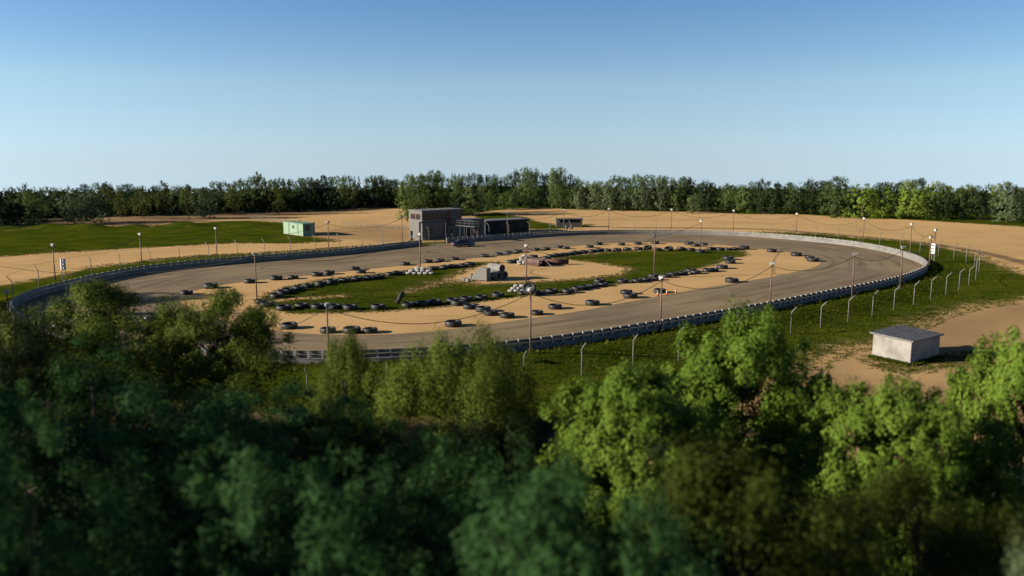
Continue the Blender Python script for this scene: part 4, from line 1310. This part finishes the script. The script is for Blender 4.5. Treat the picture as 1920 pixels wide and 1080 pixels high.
# --- far wood, front rank: (column, foot row, top row, width px, kind, leaf)
FR = [(25, 425, 372, 40, 'round', 'dark'), (-35, 426, 360, 50, 'round', 'dark'), (65, 424, 354, 54, 'tall', 'mid'), (140, 420, 361, 40, 'round', 'grey'), (176, 418, 357, 43, 'round', 'grey'), (205, 416.5, 344, 33, 'lifted', 'olive'),
      (228, 409, 358, 24, 'lifted', 'olive'), (255, 405.5, 361, 22, 'lifted', 'olive'), (270, 410.5, 354, 28, 'lifted', 'olive'), (307, 404.5, 341, 31, 'lifted', 'olive'), (335, 402, 347, 29, 'round', 'grey'),
      (354, 410.5, 348, 31, 'lifted', 'olive'), (385, 409, 353, 41, 'round', 'grey'), (438, 402.5, 339, 33, 'lifted', 'olive'), (455, 397, 337, 28, 'lifted', 'olive'),
      (485, 397.5, 325, 32, 'lifted', 'olive'), (512, 396.5, 331, 30, 'lifted', 'olive'), (523, 401.5, 347, 28, 'lifted', 'olive'), (544, 396, 340, 28, 'lifted', 'mid'), (567, 393, 341, 29, 'round', 'grey'), (592, 391.5, 341, 30, 'lifted', 'olive'), (613, 391, 344, 26, 'round', 'grey'),
      (644, 391.5, 340, 29, 'lifted', 'olive'), (667, 391.5, 343, 26, 'lifted', 'olive'), (705, 387, 335, 30, 'tall', 'mid'), (727, 387, 336, 30, 'tall', 'mid'), (757, 388, 338, 30, 'tall', 'mid'),
      (764, 416, 349, 36, 'tall', 'bright_mid'), (785, 405, 326, 50, 'tall', 'mid'), (815, 404, 321, 44, 'tall', 'dark_mid'), (833, 402, 345, 30, 'round', 'mid'), (805, 404, 352, 36, 'round', 'dark'), (858, 400, 340, 30, 'tall', 'mid'),
      (857, 404, 374, 24, 'round', 'grey'), (886, 404, 349, 44, 'round', 'grey_mid'), (905, 398, 347, 30, 'tall', 'mid'), (918, 394, 355, 26, 'round', 'mid'), (943, 391, 358, 20, 'round', 'mid'), (962, 392, 350, 24, 'round', 'mid'),
      (988, 387, 340, 28, 'tall', 'dark_mid'), (1009, 391, 351, 25, 'round', 'dark_mid'), (992, 390, 312, 40, 'tall', 'mid'), (1044, 392, 315, 38, 'tall', 'mid'), (1085, 393, 345, 30, 'round', 'grey'), (1070, 392, 350, 20, 'tall', 'mid'), (1117, 394, 344, 31, 'round', 'grey'),
      (1142, 395, 346, 30, 'round', 'grey'), (1172, 395, 333, 32, 'tall', 'grey'), (1202, 396, 332, 34, 'tall', 'grey'), (1237, 396, 332, 35, 'tall', 'grey'), (1267, 396, 340, 38, 'round', 'mid'), (1299, 400, 361, 28, 'round', 'grey_mid'),
      (1285, 396, 332, 28, 'tall', 'dark'), (1325, 397, 339, 40, 'tall', 'dark'), (1368, 398, 348, 36, 'round', 'mid'), (1400, 399, 340, 38, 'round', 'mid'), (1430, 400, 336, 34, 'tall', 'dark'), (1450, 401, 344, 30, 'round', 'dark'),
      (1485, 401, 342, 38, 'round', 'dark_mid'), (1520, 402, 336, 35, 'tall', 'dark'), (1563, 407, 331, 52, 'round', 'dark_mid'), (1615, 410, 342, 50, 'spray', 'bright'), (1655, 410, 347, 36, 'spray', 'bright'),
      (1704, 411, 340, 52, 'spray', 'bright'), (1741, 410, 347, 36, 'spray', 'bright'), (1768, 411, 347, 34, 'tall', 'dark_mid'), (1794, 411, 352, 34, 'round', 'mid'), (1835, 412, 356, 36, 'round', 'dark'), (1811, 411, 344, 30, 'tall', 'mid'),
      (1887, 417, 341, 52, 'round', 'grey'), (1918, 417, 355, 40, 'round', 'grey'), (1950, 419, 345, 40, 'tall', 'bright')]
L['bright_mid'] = leaf_mat('leaf_light_willow', (.07, .115, .026), (.19, .26, .07))
L['dark_mid'] = leaf_mat('leaf_deep_green', (.036, .06, .02), (.105, .152, .046))
L['grey_mid'] = leaf_mat('leaf_pale_green', (.07, .10, .036), (.18, .235, .085))
SPANS = [(-400, 110, 'at the far left end'), (110, 240, 'left beyond the grass mounds'), (240, 400, 'right beyond the grass mounds'), (400, 530, 'left of the green hut'),
         (530, 640, 'behind the green hut'), (640, 762, 'between hut and tower'), (762, 875, 'behind the grey tower'), (875, 1000, 'behind the black hall'), (1000, 1110, 'behind the open shelter'),
         (1110, 1260, 'just right of the shelter'), (1260, 1400, 'midway between shelter and signal'), (1400, 1540, 'left of the tallest dark tree'), (1540, 1680, 'left of the right signal'), (1680, 1810, 'behind the right signal'), (1810, 2400, 'at the far right end')]
NICE = dict(round='round', tall='tall', lifted='thin trunked', conifer='pointed', spray='feathery')
LEAFN = dict(grey='grey green', olive='olive', mid='green', dark='dark green', conifer='dark', bright='bright green', yellow='yellow green', bright_mid='light green', dark_mid='deep green', grey_mid='pale green')
cnt = {}
def far_label(px, kind, leafm, rank):
    sp_ = next(s for a, b, s in SPANS if a <= px < b)
    key = (kind, leafm, sp_, rank)
    cnt[key] = cnt.get(key, 0) + 1
    word = 'conifer' if kind == 'conifer' else 'tree'
    return '%s %s %s, %s in the wood\'s %s rank %s' % (LEAFN[leafm], NICE[kind], word, nth(cnt[key]), rank, sp_)
for i, (px, fy_, ty_, w, kind, lf) in enumerate(sorted(FR)):
    x, y, z = hit(px, fy_)
    H = zat(px, ty_, y) - z
    H *= 1.05
    W = w * math.hypot(y, 16) / FPX * 1.22
    tree(kind, i, x, y, W, H, lf, far_label(px, kind, lf, 'front'), 'trees of the far wood')
# --- far wood, back rank: fills the skyline behind
SKY = [(-120, 352), (0, 352), (50, 345), (110, 350), (130, 344), (200, 346), (280, 346), (360, 348), (420, 340), (480, 328), (560, 332), (650, 330), (660, 323), (700, 332), (740, 332), (800, 326), (860, 327), (900, 322), (940, 328), (985, 316), (1020, 322), (1050, 322),
       (1090, 336), (1130, 337), (1160, 328), (1190, 328), (1230, 332), (1290, 332), (1330, 342), (1380, 347), (1420, 340), (1460, 344), (1520, 342), (1570, 340), (1620, 350), (1680, 338), (1740, 336), (1800, 348), (1860, 346), (1920, 347), (2050, 348)]
skx, sky_ = zip(*SKY)
rb_ = random.Random(5)
px = -90.0
k_ = 0
back = []
while px < 2010:
    k_ += 1
    if px < 420: kd, lf = rb_.choice([('conifer', 'conifer'), ('conifer', 'conifer'), ('round', 'dark'), ('tall', 'dark_mid')])
    elif px < 780: kd, lf = rb_.choice([('conifer', 'conifer'), ('tall', 'dark_mid'), ('tall', 'mid'), ('round', 'dark')])
    elif px < 1080: kd, lf = rb_.choice([('tall', 'dark_mid'), ('round', 'mid'), ('tall', 'dark'), ('round', 'dark_mid')])
    elif px < 1330: kd, lf = rb_.choice([('tall', 'grey_mid'), ('tall', 'dark_mid'), ('conifer', 'yellow'), ('tall', 'dark')])
    elif px < 1600: kd, lf = rb_.choice([('tall', 'dark'), ('conifer', 'yellow'), ('tall', 'dark_mid'), ('conifer', 'conifer')])
    else: kd, lf = rb_.choice([('tall', 'dark'), ('tall', 'yellow'), ('conifer', 'yellow'), ('tall', 'dark_mid')])
    back.append((px, kd, lf, np.interp(px, skx, sky_) + rb_.uniform(-2.5, 6), rb_.uniform(18, 30), rb_.uniform(0, 22)))
    px += rb_.uniform(10, 15.5)
for (px, kd, lf, ty_, wpx, dy) in back:
    ref = np.interp(px, [-100, 100, 400, 760, 1000, 1300, 1600, 1950], [212, 214, 232, 262, 272, 262, 240, 224])
    Y = ref + 14 + dy
    x = xat(px, Y, 6)
    z = float(height(x, Y))
    H = max(zat(px, ty_, Y) - z, 6) * 1.05
    W = wpx * Y / FPX * (0.85 if kd == 'conifer' else 1.25)
    tree(kd, rb_.randrange(3), x, Y, W, H, lf, far_label(px, kd, lf, 'back'), 'trees of the far wood')
# dense understorey far inside the wood that nobody could count
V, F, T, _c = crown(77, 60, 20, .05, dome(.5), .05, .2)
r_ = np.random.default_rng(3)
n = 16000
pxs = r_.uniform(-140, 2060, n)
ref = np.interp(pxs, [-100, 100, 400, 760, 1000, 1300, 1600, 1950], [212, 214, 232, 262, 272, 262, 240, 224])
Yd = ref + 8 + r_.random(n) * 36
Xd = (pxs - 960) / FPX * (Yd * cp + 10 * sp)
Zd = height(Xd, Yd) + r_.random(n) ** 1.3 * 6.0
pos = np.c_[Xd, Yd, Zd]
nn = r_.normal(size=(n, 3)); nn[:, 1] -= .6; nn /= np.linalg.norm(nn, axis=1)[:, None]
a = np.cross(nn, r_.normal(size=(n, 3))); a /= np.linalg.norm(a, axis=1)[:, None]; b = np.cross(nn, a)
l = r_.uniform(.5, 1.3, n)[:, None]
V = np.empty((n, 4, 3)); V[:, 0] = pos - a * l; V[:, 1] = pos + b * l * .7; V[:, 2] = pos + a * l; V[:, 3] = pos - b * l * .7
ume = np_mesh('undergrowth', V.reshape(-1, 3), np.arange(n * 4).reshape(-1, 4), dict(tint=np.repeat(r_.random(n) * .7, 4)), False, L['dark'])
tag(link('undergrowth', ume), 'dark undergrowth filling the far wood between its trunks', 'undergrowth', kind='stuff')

# --- close trees: (column, top row, width px, depth, kind, var, leaf, label)
NEAR = [
    (180, 698, 600, 26, 'teal_near', 0, 'teal', 'large dark blue green tree filling the lower left of the picture'),
    (335, 742, 400, 32, 'teal_near', 2, 'teal', 'dark blue green tree just right of the large lower left one'),
    (700, 806, 330, 29, 'teal_near', 0, 'teal', 'dark blue green tree below the small airy tree'),
    (960, 800, 300, 31, 'teal_near', 1, 'dark', 'dark tree left of the sunlit broad leaved ones'),
    (490, 728, 440, 30, 'teal_near', 1, 'teal', 'dark blue green tree below the two left airy trees'),
    (570, 850, 640, 18, 'teal_near', 2, 'teal', 'blurred dark green treetop in the bottom row, left of centre'),
    (850, 852, 560, 19, 'teal_near', 0, 'teal', 'blurred dark green treetop in the bottom row below the larger airy tree'),
    (1130, 918, 640, 15, 'teal_near', 1, 'teal', 'blurred dark teal treetop at the bottom centre'),
    (60, 830, 620, 17, 'teal_near', 2, 'teal', 'blurred dark green treetop in the bottom left corner'),
    (1400, 858, 700, 18, 'airy_near', 2, 'shaded_olive', 'blurred olive treetop, leaves coloured as in shade, at bottom, right of centre'),
    (1720, 872, 480, 20, 'airy_near', 0, 'shaded_olive', 'blurred olive treetop, leaves coloured as in shade, below the bright tree near the shed'),
    (1960, 985, 320, 15, 'airy_near', 1, 'grey', 'blurred pale grey green treetop in the bottom right corner'),
    (185, 532, 420, 43, 'umbrella_near', 0, 'airy', 'wide airy olive tree over the left end of the track'),
    (405, 533, 340, 43, 'umbrella_near', 1, 'airy', 'airy olive tree with drooping side branches reaching the lone near tyre'),
    (648, 628, 190, 37, 'airy_near', 2, 'airy', 'small airy olive tree in front of the near barrier'),
    (870, 608, 300, 36, 'airy_near', 0, 'airy', 'larger airy olive tree in front of the near barrier'),
    (20, 590, 200, 38, 'teal_near', 1, 'dark', 'dark shaded tree at the left edge beside the wide airy tree'),
    (985, 735, 160, 38, 'airy_near', 1, 'dark', 'dark shaded tree between the larger airy tree and the bright trees'),
    (1395, 581, 275, 35, 'maple_near', 2, 'maple', 'tallest bright green tree, below the near bank'),
    (1180, 692, 330, 29, 'maple_near', 1, 'maple', 'bright green tree, leftmost of the sunlit broad leaved ones'),
    (1665, 712, 310, 29, 'maple_near', 0, 'maple', 'bright green tree below the white shed'),
    (1925, 618, 240, 32, 'maple_near', 0, 'maple', 'bright green tree at the right edge beside the shed'),
    (1538, 698, 60, 40, 'maple_near', 1, 'conifer', 'small dark shrub like tree between the bright trees on the dirt'),
]
for i, (px, ty_, wpx, Y, kind, var, lf, lab) in enumerate(NEAR):
    H_top = zat(px, ty_, Y)
    x = xat(px, Y, H_top - 3)
    z = float(height(x, Y))
    W = wpx * Y / FPX * (1.12 if kind == 'maple_near' and wpx > 100 else 1.05)
    tree(kind, var, x, Y, W, (H_top - z) * (1.05 if kind == 'teal_near' else 1.01), lf, lab, 'trees in front of the oval', rz=1.7 * i)
# trees just outside the left edge: their shade falls over the near left of the place
for i, (x, y, H, W) in enumerate(((-27, 14, 15.5, 9), (-30, 22, 16.5, 10), (-34, 31, 13, 9), (-43, 41, 9, 8), (-50, 52, 9, 8), (-56, 63, 12, 10), (-64, 75, 13, 10), (-21, 7, 15, 9), (-71, 86, 13, 10))):
    tree('teal_near', i, x, y, W, H, 'teal', 'tall dark green tree just beyond the left edge, %s from the front' % nth(i + 1), 'trees beyond the left edge')
rw_ = random.Random(4)
for i in range(46):
    y = rw_.uniform(193, 262)
    x = -.645 * y - rw_.uniform(6, 40)
    tree('tall', i, x, y, rw_.uniform(7, 10), rw_.uniform(9, 12.5), 'dark_mid', 'deep green tree of the wood continuing out of sight beyond the left edge', 'trees of the wood out of sight on the left')

# ------------------------------------------------------------------ grass tufts (nobody could count them)
r_ = np.random.default_rng(9)
def tufts(n, xr, yr, minmask, hmin, hmax, maxmask=2.0):
    X = r_.uniform(*xr, n); Y = r_.uniform(*yr, n)
    m_ = grass_mask(X, Y)
    ok = (m_ > minmask) & (m_ < maxmask) & (np.abs(X) < Y * .68 + 4)
    db = sdist(X, Y, BARC)
    ok &= (db > .55) | (db < -3)
    X, Y = X[ok], Y[ok]
    return X, Y, r_.uniform(hmin, hmax, len(X))
def thin(t, y0, y1):
    keep = r_.random(len(t[0])) < np.clip((y1 - t[1]) / (y1 - y0), 0, 1) ** 1.3
    return t[0][keep], t[1][keep], t[2][keep]
sets = [thin(tufts(170000, (-60, 100), (52, 150), .45, .06, .15), 66, 150), tufts(80000, (-60, 60), (62, 150), .2, .09, .2, .7), tufts(30000, (-110, 110), (120, 205), .25, .14, .28, .8)]
# thin weeds at the foot of the barrier on the near side
q = r_.integers(0, nb, 5000); off = r_.uniform(.5, 1.3, 5000)
X = BAR[q, 0] + nrm[q, 0] * off + r_.normal(size=5000) * .3; Y = BAR[q, 1] + nrm[q, 1] * off + r_.normal(size=5000) * .3
ok = (sdist(X, Y, BARC) > .48) & (np.hypot(X + 15.5, Y - 153) > 8)
sets.append((X[ok], Y[ok], r_.uniform(.14, .36, ok.sum())))
# weeds around the shed foot
th = r_.random(1500); side = r_.integers(0, 2, 1500)
sx = np.where(side == 0, qx + u_[0] * LU * th, qx + v_[0] * LV * th); sy = np.where(side == 0, qy + u_[1] * LU * th, qy + v_[1] * LV * th)
nx_ = np.where(side == 0, -v_[0], -u_[0]); ny_ = np.where(side == 0, -v_[1], -u_[1]); oo = r_.uniform(.06, .5, 1500)
sets.append((sx + nx_ * oo, sy + ny_ * oo, r_.uniform(.1, .28, 1500)))
X = np.concatenate([s_[0] for s_ in sets]); Y = np.concatenate([s_[1] for s_ in sets]); Hh = np.concatenate([s_[2] for s_ in sets])
Z = height(X, Y)
nt_ = len(X); NBL = 4
bx_ = np.repeat(X, NBL) + r_.normal(size=nt_ * NBL) * .07; by_ = np.repeat(Y, NBL) + r_.normal(size=nt_ * NBL) * .07; bz_ = np.repeat(Z, NBL) - .02
hh = np.repeat(Hh, NBL) * r_.uniform(.6, 1.2, nt_ * NBL)
an = r_.random(nt_ * NBL) * 2 * PI; wd = .035 + .1 * hh
le = r_.normal(size=(nt_ * NBL, 2)) * .4 * hh[:, None]
V = np.empty((nt_ * NBL, 3, 3))
V[:, 0] = np.c_[bx_ - np.cos(an) * wd, by_ - np.sin(an) * wd, bz_]; V[:, 1] = np.c_[bx_ + np.cos(an) * wd, by_ + np.sin(an) * wd, bz_]; V[:, 2] = np.c_[bx_ + le[:, 0], by_ + le[:, 1], bz_ + hh]
gm = leaf_mat('grass_blades', (.024, .038, .003), (.075, .075, .010), .15, 1.0)
gme2 = np_mesh('grass', V.reshape(-1, 3), np.arange(nt_ * NBL * 3).reshape(-1, 3), dict(tint=np.repeat(np.repeat(r_.random(nt_) ** 2.5, NBL), 3)), False, gm)
tag(link('grass', gme2), 'short green and straw coloured grass tufts on lawn and banks', 'grass', kind='stuff')

# ------------------------------------------------------------------ light, sky, camera
SUN_EL = math.radians(17.5)
sun_dir = Vector((math.cos(SUN_EL) * 1.0, math.cos(SUN_EL) * .2, -math.sin(SUN_EL))).normalized()
sd = bpy.data.lights.new('sun', 'SUN')
sd.energy = 5.0
sd.angle = math.radians(.6)
sd.color = (1.0, .90, .76)
so = bpy.data.objects.new('sun', sd)
COL.objects.link(so)
so.rotation_euler = sun_dir.to_track_quat('-Z', 'Y').to_euler()
so.location = (-60, -20, 60)

W = bpy.data.worlds.new('World')
S.world = W
W.use_nodes = True
nt = W.node_tree
bg = nt.nodes['Background']
sky = N(nt, 'ShaderNodeTexSky')
sky.sky_type = 'NISHITA'
sky.sun_disc = False
sky.sun_elevation = SUN_EL
sky.sun_rotation = math.radians(-90)
sky.altitude = 100
sky.air_density = 0.7
sky.dust_density = 0.0
sky.ozone_density = 3.2
# keep the sky's horizon colour just below the horizon too
tcw = N(nt, 'ShaderNodeTexCoord')
sep = N(nt, 'ShaderNodeSeparateXYZ'); cmb = N(nt, 'ShaderNodeCombineXYZ')
nt.links.new(tcw.outputs['Generated'], sep.inputs[0])
nt.links.new(sep.outputs[0], cmb.inputs[0]); nt.links.new(sep.outputs[1], cmb.inputs[1])
mxz = N(nt, 'ShaderNodeMath', operation='MAXIMUM'); mxz.inputs[1].default_value = .004
nt.links.new(sep.outputs[2], mxz.inputs[0]); nt.links.new(mxz.outputs[0], cmb.inputs[2])
nt.links.new(cmb.outputs[0], sky.inputs['Vector'])
cr_ = N(nt, 'ShaderNodeValToRGB')
el = cr_.color_ramp
for p_, c_ in ((.0, (.72, .83, 1.12)), (.006, (.74, .84, 1.12)), (.038, (.95, .94, .99)), (.089, (1.2, 1.12, 1.0)), (.186, (.95, 1.05, 1.08)), (.5, (.8, .86, .92)), (1.0, (.7, .78, .85))):
    e_ = el.elements[0] if p_ == 0 else el.elements[-1] if p_ == 1 else el.elements.new(p_)
    e_.color = (*[x / 1.2 for x in c_], 1)
nt.links.new(mxz.outputs[0], cr_.inputs[0])
sc_ = N(nt, 'ShaderNodeVectorMath', operation='SCALE'); sc_.inputs['Scale'].default_value = 1.2
nt.links.new(cr_.outputs[0], sc_.inputs[0])
nt.links.new(mix_rgb(nt, 1.0, sky.outputs[0], sc_.outputs[0], 'MULTIPLY'), bg.inputs['Color'])
bg.inputs['Strength'].default_value = .05

cam = bpy.data.cameras.new('camera')
cam.sensor_width = 36
cam.lens = 36 * FPX / 1920
cam.clip_start = .1
cam.clip_end = 12000
cam.dof.use_dof = True
cam.dof.focus_distance = 115
cam.dof.aperture_fstop = cam.lens / 1000 / .155
co = bpy.data.objects.new('camera', cam)
COL.objects.link(co)
co.location = (0, 0, CAMZ)
co.rotation_euler = (PI / 2 - PITCH, 0, 0)
S.camera = co

S.view_settings.view_transform = 'Standard'
S.view_settings.look = 'None'
S.view_settings.exposure = 1.36
S.view_settings.gamma = 1
S.view_settings.use_curve_mapping = False
S.cycles.max_bounces = 6
S.cycles.diffuse_bounces = 3
S.cycles.use_denoising = True
